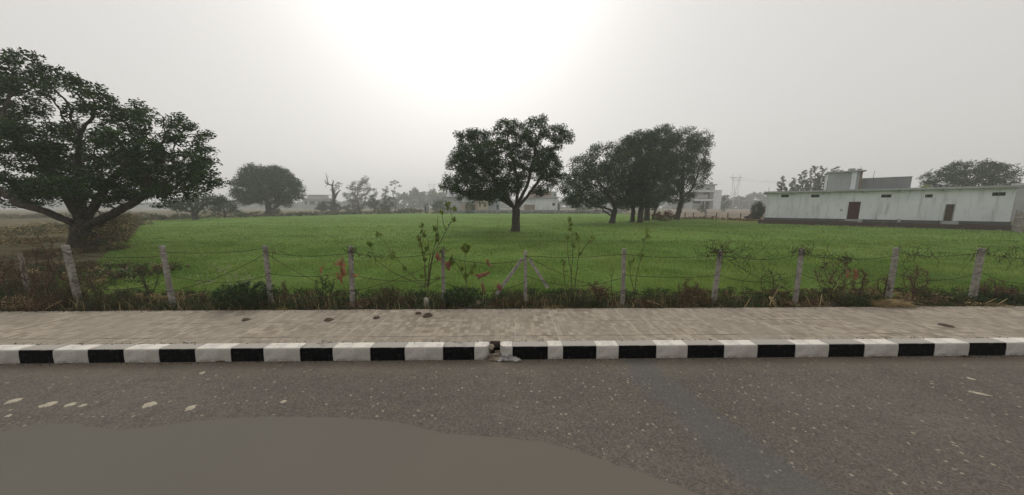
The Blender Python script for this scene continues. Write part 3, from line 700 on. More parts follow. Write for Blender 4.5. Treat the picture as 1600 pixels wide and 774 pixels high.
part('wall', M['grey_wall'], h, pl, pz(pl, 662, 668.5, 333, 318, -1.6, 0)); part('roof', M['slab'], h, pl, pz(pl, 661, 669.5, 317.9, 316.8, -1.9, 0.4)); part('door', M['dark'], h, pl, pz(pl, 664, 666, 333, 322, 0.003, 0.05))
pl = yplane(690, 150); h = thing('pale_house', pl.A, 'hazy pale house just left of central crown behind bushes', 'house')
part('wall', M['headroom'], h, pl, pz(pl, 690, 722, 330, 309, -8, 0)); part('roof', M['slab'], h, pl, pz(pl, 689, 723, 308.9, 307.6, -8.5, 0.8))
part('window', M['window_dark'], h, pl, pz(pl, 695, 698, 318, 313, 0.003, 0.06)); part('upper_room', M['whitewash'], h, pl, pz(pl, 697, 712, 307.4, 301, -6, -1))
pl = yplane(492, 260); h = thing('farm_house', pl.A, 'faint hazy farm house with verandah far beyond the round tree', 'house')
part('wall', M['headroom'], h, pl, pz(pl, 473, 511, 326, 312, -9, 0)); part('roof', M['slab'], h, pl, pz(pl, 471, 513, 311.9, 309.8, -10, 2)); part('upper_room', M['headroom'], h, pl, pz(pl, 478, 505, 309.6, 305.6, -8, -2)); part('roof', M['slab'], h, pl, pz(pl, 476, 507, 305.4, 304.4, -9, -1))
for a, c in ((476, 480), (484, 492), (497, 500), (504, 508)): part('window', M['window_dark'], h, pl, pz(pl, a, c, 320, 314.5, 0.003, 0.1))
# three storey house
pl = yplane(1100, 165); h = thing('three_storey_house', pl.A, 'grey white three storey house with open balconies right of tree group', 'house')
part('wall', M['headroom'], h, pl, pz(pl, 1087, 1115, 327, 299, -9, -3)); part('tower', M['whitewash'], h, pl, pz(pl, 1115.2, 1127, 327, 297, -9, 0))
for a, c in ((1086.5, 311.5), (1086.5, 299)): part('balcony', M['whitewash'], h, pl, pz(pl, a, 1115, c + (6 if c < 305 else 2.6), c, -0.6, 0.2) if c > 305 else pz(pl, a, 1115, 300.2, 298, -9, 0.3))
part('balcony', M['headroom'], h, pl, pz(pl, 1087, 1106, 310, 304.5, -0.5, 0)); part('window', M['window_dark'], h, pl, pz(pl, 1104, 1114, 310, 301, -2.99, -2.8)); part('window', M['window_dark'], h, pl, pz(pl, 1088, 1100, 318, 314, -2.99, -2.8))  # both dark panels are added, standing for shade in the balcony recesses
part('door', M['dark'], h, pl, pz(pl, 1103, 1113, 327, 314.5, -2.99, -2.8)); part('stair_room', M['headroom'], h, pl, pz(pl, 1104, 1121, 297.6, 289.5, -7, -2))
part('roof', M['slab'], h, pl, pz(pl, 1101.5, 1123, 289.3, 287.6, -8, -1)); part('window', M['window_dark'], h, pl, pz(pl, 1107, 1113, 296, 293.5, -1.99, -1.9))
part('pillar', M['headroom'], h, pl, pz(pl, 1087, 1088, 311, 300.4, -0.5, 0)); part('pillar', M['headroom'], h, pl, pz(pl, 1101, 1102.2, 327, 314.2, -0.5, 0))
tk = part('water_tank', M['grey_wall'], None, pl, pz(pl, 1116, 1119.6, 287.3, 284, -4, -2.8)); tag(tk, 'grey water tank on top of the three storey house', 'water tank')
# end wall of the field with posts
wl = Plane(at(668, 333.2), at(972, 333.6)); wt_ = thing('boundary_wall', wl.A, 'long low grey wall closing the field in front of the far houses', 'wall', rz=wl.rz)
part('wall', M['grey_wall'], wt_, wl, (6, wl.len, -0.02, 1.25, -0.2, 0)); part('coping', M['slab'], wt_, wl, (6, wl.len, 1.253, 1.35, -0.25, 0.05))
for k in range(18): part('pillar', M['headroom'], wt_, wl, (6 + k * 4.8, 6.35 + k * 4.8, 0, 1.7, 0.003, 0.12))
# boundary between field and the rough land on the right
fw = Plane(at(1066, 339.5), at(1192, 342.5)); f2 = thing('wire_fence', fw.A, 'distant wire fence with thin posts between tree group and long building', 'fence', rz=fw.rz)
for px in (1071, 1084, 1103, 1120, 1138, 1158): part('post', M['deadwood'] if px != 1103 else M['concrete_dark'], f2, fw, (fw.sz(px, 330)[0] - (0.09 if px != 1103 else 0.17), fw.sz(px, 330)[0] + (0.09 if px != 1103 else 0.17), 0, 1.15 if px != 1103 else 1.75, -0.1, 0.1))
part('wire', M['wire'], f2, fw, (0, fw.len, 0.55, 0.575, -0.01, 0.01), (0, fw.len, 1.0, 1.025, -0.01, 0.01))
M['plough'] = material('ploughed_soil', (0.15, 0.115, 0.085), (0.23, 0.185, 0.14), 0.35, 0.95, 1.0, 3, bdist=0.2, col3=(0.11, 0.11, 0.06), s3=0.12)
sheet('ploughed_field', [tuple(at(*q))[:2] for q in ((1050, 340.5), (1195, 344.5), (1215, 335), (1260, 328.5), (1130, 327.3), (1040, 328.5))], -0.012, M['plough'])
b = MB(); rg = random.Random(12); c0_ = at(1175, 342.5)
for k in range(150):
    t = rg.random(); rr = 1.55 * (1 - t); b.box((c0_.x + rg.uniform(-1, 1) * rr, c0_.y + rg.uniform(-0.6, 0.6) * rr, 0.05 + t * 1.25), (0.45, 0.24, 0.18), rg.uniform(0, 3))
tag(b.build('brick_heap', M['brick']), 'heap of red bricks left of the long building', 'brick heap')

# pylons
def pylon(px, dist, top_py, label, half=4.2):
    P0 = at_dist(px, dist); H = top_z(P0, top_py); r0 = thing('pylon', P0, label, 'pylon', 'power pylons in the haze')
    body = MB(); q = []
    for sx_ in (-1, 1):
        for sy in (-1, 1):
            body = MB(); body.tube([P0 + Vector((sx_ * half, sy * half, 0)), P0 + Vector((sx_ * half * 0.42, sy * half * 0.42, H * 0.55)), P0 + Vector((sx_ * half * 0.95, sy * 0.8, H))], 0.22, 4)
            body.build('leg', M['bluegrey'], r0)
    br = MB()
    for sy in (-1, 1):
        zs = [0, 0.2, 0.38, 0.55]; ws = [1, 0.79, 0.6, 0.42]
        for i in range(3):
            for s_ in (-1, 1): br.tube([P0 + Vector((s_ * half * ws[i], sy * half * ws[i], H * zs[i])), P0 + Vector((-s_ * half * ws[i + 1], sy * half * ws[i + 1], H * zs[i + 1]))], 0.12, 4)
    br.build('bracing', M['bluegrey'], r0)
    ar = MB(); ar.tube([P0 + Vector((-half * 1.7, 0, H * 0.985)), P0 + Vector((half * 1.7, 0, H * 0.985))], 0.32, 4); ar.tube([P0 + Vector((-half * 1.0, 0, H * 0.9)), P0 + Vector((half * 1.0, 0, H * 0.9))], 0.2, 4)
    for s_ in (-1, 1): ar.tube([P0 + Vector((s_ * half * 0.95, 0, H)), P0 + Vector((s_ * half * 1.0, 0, H * 1.09))], 0.2, 4)
    ar.build('cross_arm', M['bluegrey'], r0); return P0, H
PA, HA = pylon(1146, 330, 277, 'hazy lattice pylon standing between three storey house and long building')
PB, HB = pylon(676, 560, 288, 'very faint pylon beyond the distant trees left of central tree', 5)
for k, z in ((0, 0.985), (1, 0.93)):
    for s_ in ((-7, 7) if k == 0 else (0,)):
        b = MB(); pts_ = []
        for i in range(25):
            t = i / 24; q = (PA + Vector((s_, 0, HA * z))) * (1 - t) + Vector((330 + s_, 300, 30)) * t; q.z -= 24 * t * (1 - t) * 0.6; pts_.append(q)
        b.tube(pts_, 0.06, 4); o = b.build('power_line', M['bluegrey'])
        tag(o, {-7: 'thin power line from pylon, left end of its cross arm', 7: 'thin power line from pylon, right end of its cross arm', 0: 'thin power line from pylon, hung lowest in the middle'}[s_], 'power line', 'power lines')

# ------------------------------------------------------------------ trees
tree(at(128, 389), [(45, 118, 42, 32, 0), (2, 150, 45, 42, 1), (120, 150, 42, 30, -1), (182, 178, 42, 30, 1), (248, 200, 44, 28, 0), (296, 228, 36, 36, 1), (318, 268, 27, 27, -1), (268, 268, 46, 36, 2),
      (200, 240, 50, 36, -2), (120, 230, 46, 40, 2), (45, 225, 50, 42, -2), (-50, 200, 60, 60, 1), (-60, 290, 60, 32, 0), (20, 300, 50, 28, 1.5), (125, 296, 55, 26, -2), (200, 290, 44, 26, 2), (262, 302, 34, 17, -1), (236, 316, 20, 12, 1), (288, 308, 24, 13, 0), (180, 300, 30, 20, 1), (326, 290, 18, 15, 0), (300, 265, 30, 30, 0), (225, 240, 30, 30, 0), (250, 280, 40, 25, 1), (60, 275, 55, 30, -1), (160, 262, 50, 30, 3)],
     0.50, 'largest dark spreading mango tree at the left edge behind leaning post', seed=3, gap=-0.2, natt=4200, step=0.26, kill=0.34, per=32, crad=0.38, ll=0.2, lw=0.075,
     trunk_top=on_y(130, 352, at(128, 389).y), limbs=[[(130, 354, 0), (105, 345, -0.5), (72, 331, -0.8), (25, 318, -0.5)], [(132, 355, 0), (162, 341, -0.5), (200, 322, -0.8), (238, 300, 0)],
     [(130, 354, 0), (126, 310, 0.5), (122, 250, 0.5), (124, 205, 0)], [(129, 350, 0), (95, 290, -0.5), (60, 240, -1), (5, 200, -1)], [(131, 350, 0), (165, 290, 1), (215, 240, 1)]])
tree(at(805, 361.5), [(742, 222, 27, 22, 0), (722, 258, 25, 24, 1), (703, 288, 17, 13, 0), (740, 292, 27, 20, -2), (793, 207, 23, 22, 1), (838, 206, 20, 22, -1), (873, 213, 22, 17, 0), (780, 252, 28, 28, -2), (845, 248, 24, 22, 2),
      (862, 276, 20, 20, -1), (775, 300, 22, 16, 1), (818, 262, 20, 24, 2), (758, 262, 24, 24, 3), (812, 225, 26, 20, 2), (765, 238, 22, 20, -3), (800, 280, 22, 18, -2), (884, 300, 10, 10, 0), (845, 296, 17, 10, 2), (718, 303, 15, 9, -1), (768, 306, 24, 12, -2), (748, 300, 22, 14, 2), (790, 290, 22, 18, 2), (735, 245, 24, 24, -2), (856, 262, 24, 26, -2)],
     0.42, 'lone mango tree with forked trunk standing in middle of field', gap=-0.36, seed=11, natt=3900, step=0.3, kill=0.38, per=36, crad=0.5, ll=0.23, lw=0.085,
     trunk_top=on_y(806, 327, at(805, 361.5).y), limbs=[[(806, 328, 0), (822, 310, 0), (845, 278, 0.5), (858, 245, 0), (872, 220, 0)], [(805, 328, 0), (788, 302, 0), (765, 270, -0.5), (745, 240, 0)],
     [(805, 326, 0), (778, 308, 1), (750, 299, 1), (722, 300, 1)], [(806, 324, 0), (811, 290, -1), (800, 245, -1), (793, 215, 0)], [(807, 324, 0), (824, 290, 1.5), (836, 240, 1), (838, 212, 0)]])
GR = 'mango trees standing close together in the field'
tree(at(956, 349), [(894, 290, 19, 22, 0), (914, 262, 24, 23, 1), (943, 242, 24, 21, 0), (935, 290, 28, 26, -1), (958, 308, 18, 15, 1), (963, 258, 20, 28, -1), (905, 313, 20, 10, -1), (925, 270, 22, 22, 2), (886, 308, 13, 13, 1), (930, 314, 22, 10, 1), (912, 290, 26, 24, 0), (955, 285, 20, 30, 2), (900, 310, 20, 14, -3), (928, 315, 20, 11, -3), (968, 314, 16, 10, -2)], 0.42,
     'leftmost mango tree of the dense group with bent trunk set apart', seed=21, natt=1700, step=0.45, kill=0.48, per=38, crad=0.85, ll=0.3, lw=0.12, group=GR, trunk_top=on_y(961, 325, at(956, 349).y), shell=0.7)
tree(at(988, 347), [(980, 238, 20, 22, -1), (990, 280, 22, 28, 0), (976, 296, 16, 18, -1), (984, 315, 18, 12, -1), (970, 245, 12, 14, 1), (978, 316, 16, 11, 2)], 0.36, 'slim trunked mango tree, second from the left in the dense group', seed=22, natt=1000, step=0.45, kill=0.48, per=38, crad=0.85, ll=0.3, lw=0.12, group=GR, shell=0.55, gap=-0.62)
tree(at(1000, 348), [(1002, 226, 24, 22, 1), (1008, 268, 24, 32, -1), (1003, 305, 20, 15, 0), (1014, 315, 20, 12, -1), (1000, 316, 16, 10, 2)], 0.42, 'thick trunked mango tree in the middle of the dense group', seed=23, natt=1200, step=0.45, kill=0.48, per=38, crad=0.85, ll=0.3, lw=0.12, group=GR, shell=0.55, gap=-0.62)
tree(at(1010, 345), [(1034, 220, 27, 22, 0), (1033, 262, 28, 32, 1), (1030, 300, 22, 14, -1)], 0.48, 'mango tree just right of the thick trunk beside pale rubble', seed=24, natt=1400, step=0.45, kill=0.48, per=38, crad=0.85, ll=0.3, lw=0.12, group=GR, shell=0.55, gap=-0.62)
tree(at(1019, 343.5), [(1034, 302, 12, 10, 0)], 0.2, 'thin leaning young tree right of thick trunks under the dense group', seed=25, natt=80, step=0.45, kill=0.6, per=22, crad=0.5, ll=0.26, lw=0.1, group=GR, trunk_top=on_y(1027, 320, at(1019, 343.5).y))
tree(at(1057, 343.5), [(1072, 222, 25, 20, 0), (1092, 236, 18, 18, 1), (1110, 226, 8, 7, 0), (1090, 268, 18, 22, 0), (1064, 262, 24, 30, -1), (1070, 298, 17, 12, 1), (1098, 214, 14, 11, -1), (1056, 240, 22, 28, 1), (1050, 288, 16, 20, 0), (1103, 252, 10, 14, 0), (1084, 300, 11, 10, 0), (1070, 310, 14, 8, -1), (1050, 310, 16, 9, 0), (1078, 250, 26, 34, 0)], 0.5,
     'rightmost mango tree of the dense group leaning right behind dry red bush', seed=26, natt=1700, step=0.45, kill=0.48, per=38, crad=0.85, ll=0.3, lw=0.12, group=GR, trunk_top=on_y(1066, 310, at(1057, 343.5).y), shell=0.7)
tree(at(420, 336.5), [(416, 278, 34, 21, 0), (386, 294, 24, 18, 1), (448, 292, 24, 20, -1), (416, 304, 44, 16, 0), (392, 310, 22, 10, 1), (444, 311, 22, 10, 0), (372, 304, 12, 10, 0), (463, 302, 11, 12, 0), (400, 285, 24, 22, 4), (436, 280, 24, 22, 4)], 0.9,
     'round dome shaped mango tree standing alone on far left field edge', seed=31, gap=-0.3, natt=2400, step=0.8, kill=0.9, per=34, crad=1.3, ll=0.55, lw=0.24, trunk_top=on_y(419, 322, at(420, 336.5).y), shell=0.65)
tree(at(306, 343.5), [(300, 318, 24, 12, 0), (328, 312, 24, 11, 1), (280, 322, 18, 10, 0)], 0.42, 'low dark tree half hidden behind the tip of the largest crown', gap=-0.6, seed=32, natt=550, step=0.5, kill=0.75, per=26, crad=0.75, ll=0.34, lw=0.14)
tree(at(352, 340), [(352, 322, 19, 11, 0), (338, 318, 14, 11, 1), (368, 328, 9, 7, 0)], 0.25, 'small bushy tree between the largest tree and the round tree', gap=-0.6, seed=33, natt=320, step=0.5, kill=0.75, per=26, crad=0.75, ll=0.34, lw=0.14, name='small_tree')
# beyond the far edge of the field
P5 = at_dist(560, 175)
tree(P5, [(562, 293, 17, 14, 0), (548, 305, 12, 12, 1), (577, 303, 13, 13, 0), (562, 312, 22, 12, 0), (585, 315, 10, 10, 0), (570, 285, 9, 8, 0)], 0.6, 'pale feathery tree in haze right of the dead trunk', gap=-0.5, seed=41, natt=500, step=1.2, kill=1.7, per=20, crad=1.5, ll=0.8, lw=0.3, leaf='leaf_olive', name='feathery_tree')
P6 = at_dist(605, 140)
tree(P6, [(603, 298, 5, 7, 0), (604, 309, 9, 8, 0), (603, 319, 12, 8, 0)], 0.3, 'narrow pointed tree left of the thin palm like tree', gap=-1, seed=42, natt=200, step=0.8, kill=1.0, per=18, crad=0.9, ll=0.7, lw=0.18, leaf='leaf', name='conical_tree')
P6 = at_dist(584, 141)
tree(P6, [(584, 315, 6, 10, 0), (583, 324, 7, 6, 0)], 0.25, 'short dark columnar shrub tree left of the narrow pointed tree', gap=-1, seed=43, natt=160, step=0.8, kill=0.9, per=24, crad=0.8, ll=0.5, lw=0.2, name='columnar_tree')
# thin tree with a tuft on top
P7 = at_dist(617, 139); rt = thing('thin_tall_tree', P7, 'thin bare stemmed tree with small leafy tuft on top', 'tree')
b = MB(); b.tube([P7, on_y(619, 318, 139), on_y(614, 305, 139), on_y(617, 292, 139)], [0.3, 0.25, 0.18, 0.12], 6)
b.tube([on_y(614, 305, 139), on_y(612, 296, 139)], [0.15, 0.08], 5); b.tube([on_y(616, 296, 139), on_y(622, 290, 139)], [0.12, 0.06], 5); b.build('trunk', M['bark_pale'], rt, True)
rng = np.random.default_rng(5)
cs = np.array([tuple(on_y(x, y, 139)) for x, y in ((612, 285), (616, 283), (621, 285), (617, 287), (625, 291), (613, 299), (616, 300), (613, 319), (614, 322), (611, 289), (614, 311))])
quads_mesh('crown', clump_leaves(cs, 26, 0.8, 0.8, 0.22, rng, 0.6), M['leaf'], rt)
# dead trunk wrapped with creeper
P8 = at_dist(521, 142); rt = thing('dead_tree', P8, 'broken dead trunk with bare branches wrapped in dark creeper', 'dead tree'); Y8 = 142
b = MB()
for path, r_ in (([(521, 331), (522, 310), (520, 298), (519, 290), (513, 288), (507, 285)], (0.7, 0.6, 0.5, 0.4, 0.3, 0.1)), ([(513, 288), (511, 280), (509, 270)], (0.25, 0.15, 0.07)), ([(512, 289), (508, 282), (504, 281)], (0.2, 0.12, 0.05)),
                 ([(522, 312), (527, 302), (532, 297)], (0.5, 0.35, 0.15)), ([(519, 290), (521, 284), (520, 281)], (0.3, 0.2, 0.08)), ([(511, 280), (513, 276), (512, 273)], (0.12, 0.08, 0.04)), ([(513, 288), (509, 291), (508, 295)], (0.15, 0.08, 0.04))):
    b.tube([on_y(x, y, Y8) for x, y in path], list(r_), 6)
b.build('trunk', M['bark'], rt, True)
cs = np.array([tuple(on_y(521 + rng.normal() * 1.6 + (532 - 521) * (t > 0.75) * rng.random(), 330 - 45 * t, Y8 + rng.normal() * 0.5)) for t in rng.random(90)])
quads_mesh('creeper', clump_leaves(cs, 12, 0.8, 0.5, 0.25, rng, 0.6), M['leaf'], rt)
def shrub(px, dist, rx, top, label, leaf='leaf', seed=1, per=24, ll=0.4, lw=0.17, natt=160, base_py=None, name='bush', crad=0.7, step=0.5, z=0.0, cat='bush', R0=0.09, group=None, sy=0.8):
    """a bushy plant from the ground up: rx in photo pixels, top = picture row of its top"""
    P_ = at_dist(px, dist, z); s = (P_ - CP).dot(FW) / FPX; H = top_z(P_, top) - z; rng = np.random.default_rng(seed)
    rt = thing(name, P_, label, cat, group); rw = rx * s
    lob = [((P_.x, P_.y, z + H * 0.5), (rw, rw * sy, H * 0.5)), ((P_.x - rw * 0.45, P_.y, z + H * 0.38), (rw * 0.55, rw * 0.5, H * 0.38)), ((P_.x + rw * 0.45, P_.y, z + H * 0.4), (rw * 0.5, rw * 0.5, H * 0.4))]
    att = lobe_points(lob, natt, rng, 0.6)
    k = 3; paths = [([(P_.x, P_.y, z - 0.05), (P_.x + 0.02, P_.y, z + H * 0.15)], -1)]
    P, par = grow(paths, att, step, step * 1.3, rng, 60)
    r, kids, cnt = limbs_mesh('stem', P, par, R0, M['deadwood'], rt, rmin=R0 * 0.08)
    tips = P[cnt <= 3]
    V = clump_leaves(tips, per, crad, ll, lw, rng, 0.2, 0.8); V[:, :, 2] = np.maximum(V[:, :, 2], z - 0.02)
    quads_mesh('foliage', V, M[leaf], rt); return rt
shrub(515, 141, 20, 315, 'wide dark creeper bush at the foot of the dead trunk', seed=51, natt=200, step=0.9, crad=1.0, ll=0.6, lw=0.3)
shrub(552, 143, 16, 319, 'brownish green bush below the pale feathery tree', 'leaf_mix', 52, natt=150, step=0.9, crad=1.0, ll=0.6, lw=0.25)
shrub(598, 137, 14, 322, 'olive bush below the narrow pointed tree', 'leaf_mix', 53, natt=130, step=0.9, crad=0.9, ll=0.5, lw=0.22)
shrub(640, 139, 20, 325, 'long low bush between thin tall tree and pump room', 'leaf_mix', 54, natt=130, step=0.8, crad=0.8, ll=0.5, lw=0.22)
shrub(688, 133, 16, 312, 'dark bush in front of the hazy pale house', 'leaf', 55, natt=180, step=0.9, crad=1.0, ll=0.6, lw=0.25)
shrub(735, 126, 9, 311, 'rounded bush in front of low pinkish building', 'leaf', 56, natt=110, step=0.8, crad=0.9, ll=0.5, lw=0.22)
shrub(912, 128, 14, 318, 'hazy bush against the wall between white house and tree group', 'leaf_olive', 57, natt=120, step=0.8, crad=0.9, ll=0.5, lw=0.22)
shrub(1039, 54, 20, 329.5, 'dense dried reddish brown bush under the rightmost mango tree', 'leaf_red', 58, natt=260, step=0.4, crad=0.4, ll=0.22, lw=0.09, per=30)
shrub(1185, 62, 9, 315, 'olive bush against the left end of long building', 'leaf_olive', 59, natt=500, step=0.35, crad=0.5, ll=0.3, lw=0.13, per=34, R0=0.05)
shrub(1097, 120, 8, 320, 'faint bush in front of the three storey house', 'leaf_olive', 60, natt=80, step=0.8, crad=0.8, ll=0.5, lw=0.22)
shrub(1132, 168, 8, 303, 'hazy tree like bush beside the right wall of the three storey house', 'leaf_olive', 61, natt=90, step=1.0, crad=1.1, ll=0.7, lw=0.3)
shrub(430, 101, 8, 324, 'low bush at right foot of the round tree', 'leaf_mix', 62, natt=70, step=0.6, crad=0.7, ll=0.4, lw=0.2)
# behind the long building
tree(at_dist(1518, 66), [(1515, 268, 34, 17, 0), (1475, 278, 26, 15, 0), (1556, 272, 26, 16, 1), (1502, 284, 40, 16, -1), (1580, 282, 13, 10, 0), (1545, 290, 30, 14, 0), (1458, 288, 12, 9, 0)], 0.55, 'broad domed tree rising behind right half of the long building', gap=-0.4, seed=71, natt=1300, step=0.6, kill=0.85, per=28, crad=0.85, ll=0.4, lw=0.16, shell=0.65)
for i, (px, tp, rx, d, lab) in enumerate(((1222, 279, 10, 104, 'leftmost short eucalyptus of the row behind the long building'), (1240, 281, 8, 106, 'second eucalyptus from left, short and narrow, behind long building'), (1255, 267, 8, 108, 'third eucalyptus from left, slim with ragged tip, behind long building'),
      (1272, 263, 9, 104, 'fourth eucalyptus from left, tall and full, behind long building'), (1286, 262, 8, 107, 'fifth eucalyptus from left, tall and dark, behind long building'), (1304, 262, 9, 105, 'rightmost eucalyptus of the row, partly hidden by the stair room'))):
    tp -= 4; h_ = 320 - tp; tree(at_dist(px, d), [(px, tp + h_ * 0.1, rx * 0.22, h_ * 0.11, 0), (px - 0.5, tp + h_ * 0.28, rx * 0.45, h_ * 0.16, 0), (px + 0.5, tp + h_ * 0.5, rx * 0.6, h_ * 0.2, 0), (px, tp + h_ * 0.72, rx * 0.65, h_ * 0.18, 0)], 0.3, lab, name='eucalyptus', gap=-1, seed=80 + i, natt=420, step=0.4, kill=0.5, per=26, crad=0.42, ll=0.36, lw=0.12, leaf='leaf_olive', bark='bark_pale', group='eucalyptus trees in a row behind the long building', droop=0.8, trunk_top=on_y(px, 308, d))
P9 = at_dist(1437, 60); rt = thing('palm', P9, 'small palm tuft showing over the roof of long building', 'palm'); ztop = top_z(P9, 294.5)
b = MB(); b.tube([P9, P9 + Vector((0, 0, ztop))], [0.2, 0.14], 7); b.build('trunk', M['bark_pale'], rt)
fr = MB()
for k in range(14):
    a = k * 2.4; pts_ = [P9 + Vector((math.cos(a) * 1.1 * t, math.sin(a) * 1.1 * t, ztop + 0.6 * math.sin(t * 2.4) * (0.6 + 0.3 * (k % 3)))) for t in (0, 0.35, 0.7, 1.0)]
    for i in range(3):
        u = (pts_[i + 1] - pts_[i]).normalized().cross(Vector((0, 0, 1))) * (0.16 if i < 2 else 0.09)
        fr.add([tuple(pts_[i] - u), tuple(pts_[i] + u), tuple(pts_[i + 1] + u * 0.7), tuple(pts_[i + 1] - u * 0.7)], [(0, 1, 2, 3)])
fr.build('fronds', M['leaf_fresh'], rt)

# masses nobody could count: hedges, scrub, the far wood
def scrub(name, path, width, height, per_m, leafsize, mats, seed, wts=None, stems=0.0, clump=14, crad=0.35):
    rng = np.random.default_rng(seed); pts_ = np.array([(p.x, p.y) for p in path]); cs = []
    for a, b_ in zip(pts_[:-1], pts_[1:]):
        n = int(np.linalg.norm(b_ - a) * per_m) + 1; t = rng.random(n)[:, None]; c = a + (b_ - a) * t; nrm_ = np.array([-(b_ - a)[1], (b_ - a)[0]]); nrm_ /= np.linalg.norm(nrm_)
        c = c + nrm_ * rng.uniform(-width / 2, width / 2, (n, 1)); hh = np.array([height * (0.55 + 0.9 * abs(mnoise.noise(Vector((q[0] * 0.12, q[1] * 0.12, seed)))) * 1.6) for q in c])
        cs.append(np.concatenate([c, (rng.random(n) * hh)[:, None]], axis=1))
    c = np.concatenate(cs); V = clump_leaves(c, clump, crad, leafsize, leafsize * 0.4, rng, 0.0, 0.8); V[:, :, 2] = np.maximum(V[:, :, 2], -0.02)
    mi = np.repeat(rng.choice(len(mats), len(c), p=wts), clump)
    return tag(quads_mesh(name, V, [M[k] for k in mats], None, mi), kind='stuff')
scrub('hedge', [at(205, 346), at(300, 341.5), at(460, 338), at(560, 335), at(660, 333.6)], 3.0, 1.5, 9, 0.35, ['leaf', 'leaf_mix', 'leaf_red'], 5, [0.6, 0.3, 0.1], crad=0.5)
scrub('hedge_growth', [at(664, 334), at(960, 334.4)], 1.0, 0.7, 5, 0.3, ['leaf_olive', 'leaf_mix'], 6, [0.5, 0.5], crad=0.4)
scrub('scrub', [at(158, 392), at(172, 380), at(192, 362), at(212, 349)], 1.6, 1.7, 60, 0.12, ['leaf_red', 'leaf_mix', 'leaf_olive', 'straw'], 7, [0.22, 0.28, 0.34, 0.16], crad=0.28)
scrub('rough_grass', [at(-260, 395), at(-40, 386), at(95, 375)], 5.0, 0.45, 90, 0.10, ['leaf_olive', 'straw', 'leaf_mix', 'leaf_red'], 18, [0.3, 0.3, 0.25, 0.15], crad=0.3)
scrub('rough_grass', [at(40, 402), at(120, 396), at(172, 388)], 2.6, 0.28, 150, 0.07, ['leaf_olive', 'straw', 'leaf_mix', 'leaf_red', 'leaf_dark'], 28, [0.25, 0.15, 0.3, 0.15, 0.15], crad=0.2)
scrub('rough_grass', [at(-60, 372), at(60, 362), at(170, 352)], 9.0, 0.5, 60, 0.16, ['leaf_olive', 'straw', 'leaf_mix'], 8, [0.4, 0.3, 0.3], crad=0.4)
scrub('rough_grass', [at(-300, 350), at(60, 340), at(190, 338)], 18, 0.7, 18, 0.3, ['leaf_olive', 'straw', 'leaf_mix'], 9, [0.5, 0.15, 0.35], crad=0.7)
scrub('field_edge_weeds', [at(1062, 342.5), at(1110, 343), at(1180, 346)], 1.6, 0.5, 16, 0.2, ['leaf_mix', 'leaf_red', 'straw'], 10, [0.5, 0.3, 0.2], crad=0.3)
rng = np.random.default_rng(77); cs = []
prof = [(-400, 315), (0, 316), (220, 317), (340, 314), (450, 317), (520, 316), (600, 312), (625, 300), (640, 299), (648, 294), (656, 300), (680, 297), (700, 301), (730, 306), (790, 311), (960, 313), (1060, 311), (1070, 304), (1090, 309), (1135, 308), (1160, 309), (1172, 302), (1182, 300), (1192, 304), (1205, 310), (1320, 309), (1600, 306), (2000, 310)]
pxs = np.array([q[0] for q in prof]); pys = np.array([q[1] for q in prof])
for k in range(5200):
    px = rng.uniform(-400, 2000); D_ = rng.uniform(330, 430) if 600 < px < 730 or px > 1050 else rng.uniform(430, 540)
    P_ = at_dist(px, D_); zt_ = top_z(P_, np.interp(px, pxs, pys)) * (0.86 + 0.16 * math.sin(px * 0.35) * math.sin(px * 0.11)); cs.append((P_.x, P_.y, zt_ * (1 - rng.random() ** 1.5 * 0.98)))
V = clump_leaves(np.array(cs), 12, 4.0, 4.6, 3.4, rng, 0.0, 0.6); V[:, :, 2] = np.maximum(V[:, :, 2], 0)
tag(quads_mesh('distant_wood', V, M['leaf'], None), kind='stuff')

# ------------------------------------------------------------------ the roadside fence
FY = PAV1 + 0.42; GZ = 0.12
fence = thing('barbed_wire_fence', Vector((0, FY, 0)), 'barbed wire fence on notched concrete posts along the back of the pavement', 'fence')
def post_mesh(base, top, w_, parent, label=None, notches=True):
    d = Vector(top) - Vector(base); H = d.length; z = d.normalized(); x = Vector((1, 0, 0)); x = (x - z * x.dot(z)).normalized(); y = z.cross(x)
    b = MB(); V = []; F = []; lev = [(0, 1)]
    nt_ = 15
    for k in range(1, nt_):
        t = k / nt_
        t += math.sin(k * 2.3 + base[0]) * 0.006; lev += [(t - 0.007, 1), (t - 0.0035, 0.78), (t + 0.0035, 0.78), (t + 0.007, 1)]
    lev += [(0.985, 1), (1.0, 0.8)]
    r_ = random.Random(int(base[0] * 99))
    for t, s in lev:
        ww = w_ * 0.78 * (1.04 - 0.1 * t) / 2; c = Vector(base) + d * t + x * r_.uniform(-0.0015, 0.0015)
        for a, e in ((-1, -0.75), (-0.75, -1), (0.75, -1), (1, -0.75), (1, 0.75), (0.75, 1), (-0.75, 1), (-1, 0.75)):
            f_ = s if a > 0 or e < 0 else 1; V.append(tuple(c + x * (a * ww * f_) + y * (-e * ww * f_)))
    n_ = len(lev)
    for i in range(n_ - 1):
        for j in range(8): F.append((i * 8 + j, i * 8 + (j + 1) % 8, (i + 1) * 8 + (j + 1) % 8, (i + 1) * 8 + j))
    F.append([(n_ - 1) * 8 + j for j in range(8)]); b.add(V, F)
    b.mi = [1 if (k // 8) < n_ - 1 and (k % 8) in (0, 1, 2, 3) and min(lev[min(k // 8, n_ - 1)][1], lev[min(k // 8 + 1, n_ - 1)][1]) < 0.79 else 0 for k in range(len(F))]
    o = b.build('post', [M['concrete'], M['groove_shade']], parent)
    if label: o['label'] = label
    return Vector(base) + d * 0.97
